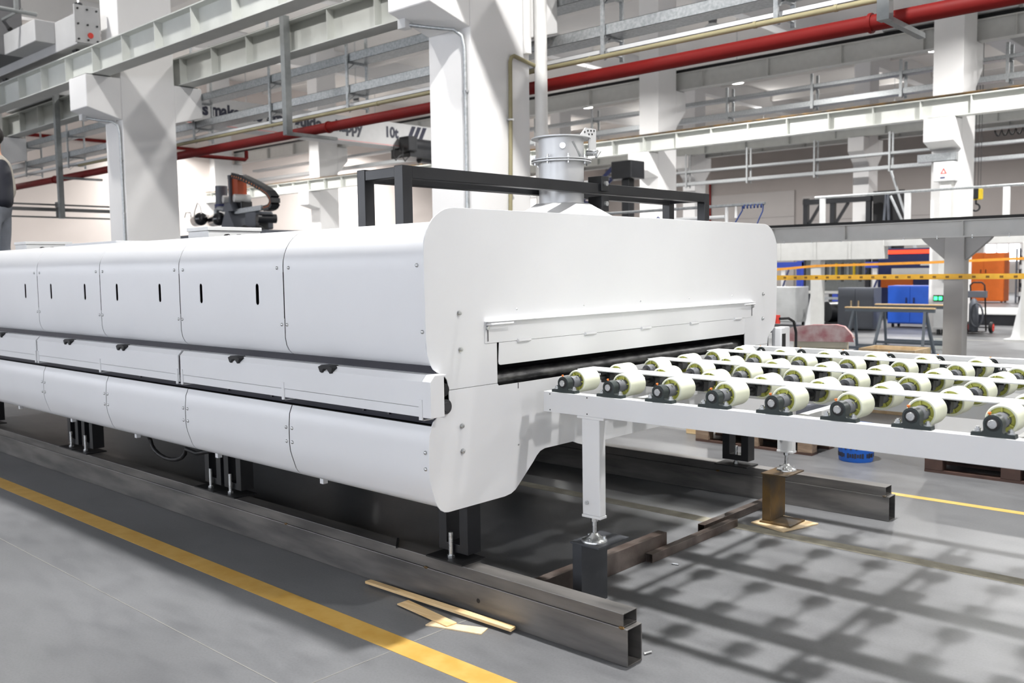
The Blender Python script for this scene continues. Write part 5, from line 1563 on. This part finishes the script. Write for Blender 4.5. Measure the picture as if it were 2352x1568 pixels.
px_, py_, pz_ = -10.81, 3.60, 1.40
person = thing('person', 'person in dark padded vest and grey trousers standing on the furnace roof', 'person', (px_, py_, pz_))
# local frame: facing -X (away along the furnace), right hand towards +Y
J = [((0, 0, 0.93), (0.13, 0.16)), ((0, 0, 1.08), (0.12, 0.15)), ((0, 0, 1.25), (0.125, 0.17)), ((0, 0, 1.40), (0.10, 0.155)), ((0, 0, 1.49), 0.058), ((-0.02, 0, 1.58), 0.075), ((-0.03, 0, 1.68), 0.092), ((-0.02, 0, 1.76), 0.06)]
E_ = [(i, i + 1) for i in range(7)]
for s_ in (-1, 1):
    b0 = len(J)
    J += [((0, 0.10 * s_, 0.86), 0.088), ((-0.02, 0.11 * s_, 0.48), 0.062), ((0.0, 0.115 * s_, 0.46), 0.058), ((0.03, 0.12 * s_, 0.10), 0.042), ((0.0, 0.12 * s_, 0.045), 0.045), ((-0.15, 0.13 * s_, 0.035), 0.036)]
    E_ += [(0, b0), (b0, b0 + 1), (b0 + 1, b0 + 2), (b0 + 2, b0 + 3), (b0 + 3, b0 + 4), (b0 + 4, b0 + 5)]
    a0_ = len(J)
    J += [((0, 0.20 * s_, 1.40), 0.062), ((0.03, 0.245 * s_, 1.12), 0.046), ((-0.10, 0.245 * s_, 0.93), 0.036), ((-0.15, 0.24 * s_, 0.86), 0.030)]
    E_ += [(3, a0_), (a0_, a0_ + 1), (a0_ + 1, a0_ + 2), (a0_ + 2, a0_ + 3)]
    for k in range(4):
        f0 = len(J)
        J += [((-0.19, (0.215 + 0.016 * k) * s_, 0.825), 0.0095), ((-0.215 + 0.01 * k, (0.215 + 0.016 * k) * s_, 0.79), 0.008)]
        E_ += [(a0_ + 3, f0), (f0, f0 + 1)]
    f0 = len(J)
    J += [((-0.185, 0.20 * s_, 0.86), 0.010), ((-0.205, 0.195 * s_, 0.83), 0.008)]
    E_ += [(a0_ + 3, f0), (f0, f0 + 1)]
body = skin(J, E_, 'body', 1)
for k in ('skin', 'jeans', 'sleeve', 'black_paint'):
    body.materials.append(MATS[k])
for p in body.polygons:
    z, y = p.center.z, abs(p.center.y)
    if z < 0.075:
        p.material_index = 3
    elif z < 0.98 and y < 0.20:
        p.material_index = 1
    elif z < 0.91 and y >= 0.185:
        p.material_index = 0
    elif z < 1.49:
        p.material_index = 2
    else:
        p.material_index = 0
zmin = min(v.co.z for v in body.vertices)
for v in body.vertices:
    v.co.z -= zmin
inst('body', body, person, (px_, py_, pz_ + 0.0005))
vest = skin([((0, 0, 0.90), (0.150, 0.185)), ((0, 0, 1.05), (0.155, 0.185)), ((0, 0, 1.25), (0.155, 0.195)), ((0, 0, 1.40), (0.128, 0.175)), ((0, 0, 1.47), (0.075, 0.085))], [(0, 1), (1, 2), (2, 3), (3, 4)], 'padded_vest', 2)
vest.materials.append(MATS['vest'])
inst('padded_vest', vest, person, (px_, py_, pz_))
hair = MB().ball((px_ - 0.012, py_, pz_ + 1.70), 0.103, 16, sx=1.0, sy=0.86, sz=1.05)
hair.v = [(x, y, z) if z > pz_ + 1.68 or x > px_ - 0.01 else (px_ - 0.02 + (x - px_ + 0.02) * 0.6, py_ + (y - py_) * 0.7, z) for x, y, z in hair.v]
hair.build('hair', 'hair', person, smooth=60)
fx = px_ - 0.115
for s_ in (-1, 1):
    MB().ball((fx, py_ + 0.035 * s_, pz_ + 1.655), 0.012, 10).build('eye', 'pvc_white', person, smooth=60)
    MB().ball((px_ - 0.02, py_ + 0.095 * s_, pz_ + 1.645), 0.028, 10, sx=0.8, sy=0.35, sz=1.1).build('ear', 'skin', person, smooth=60)
MB().add([(fx - 0.035, py_, pz_ + 1.615), (fx + 0.01, py_ - 0.016, pz_ + 1.61), (fx + 0.01, py_ + 0.016, pz_ + 1.61), (fx + 0.01, py_, pz_ + 1.665)], [(0, 1, 2), (0, 2, 3), (0, 3, 1), (1, 3, 2)]).build('nose', 'skin', person, smooth=80)
MB().box(fx - 0.004, fx + 0.02, py_ - 0.022, py_ + 0.022, pz_ + 1.578, pz_ + 1.586).build('mouth', 'red_mark', person)

person.rotation_euler = (0, 0, math.radians(42.7))
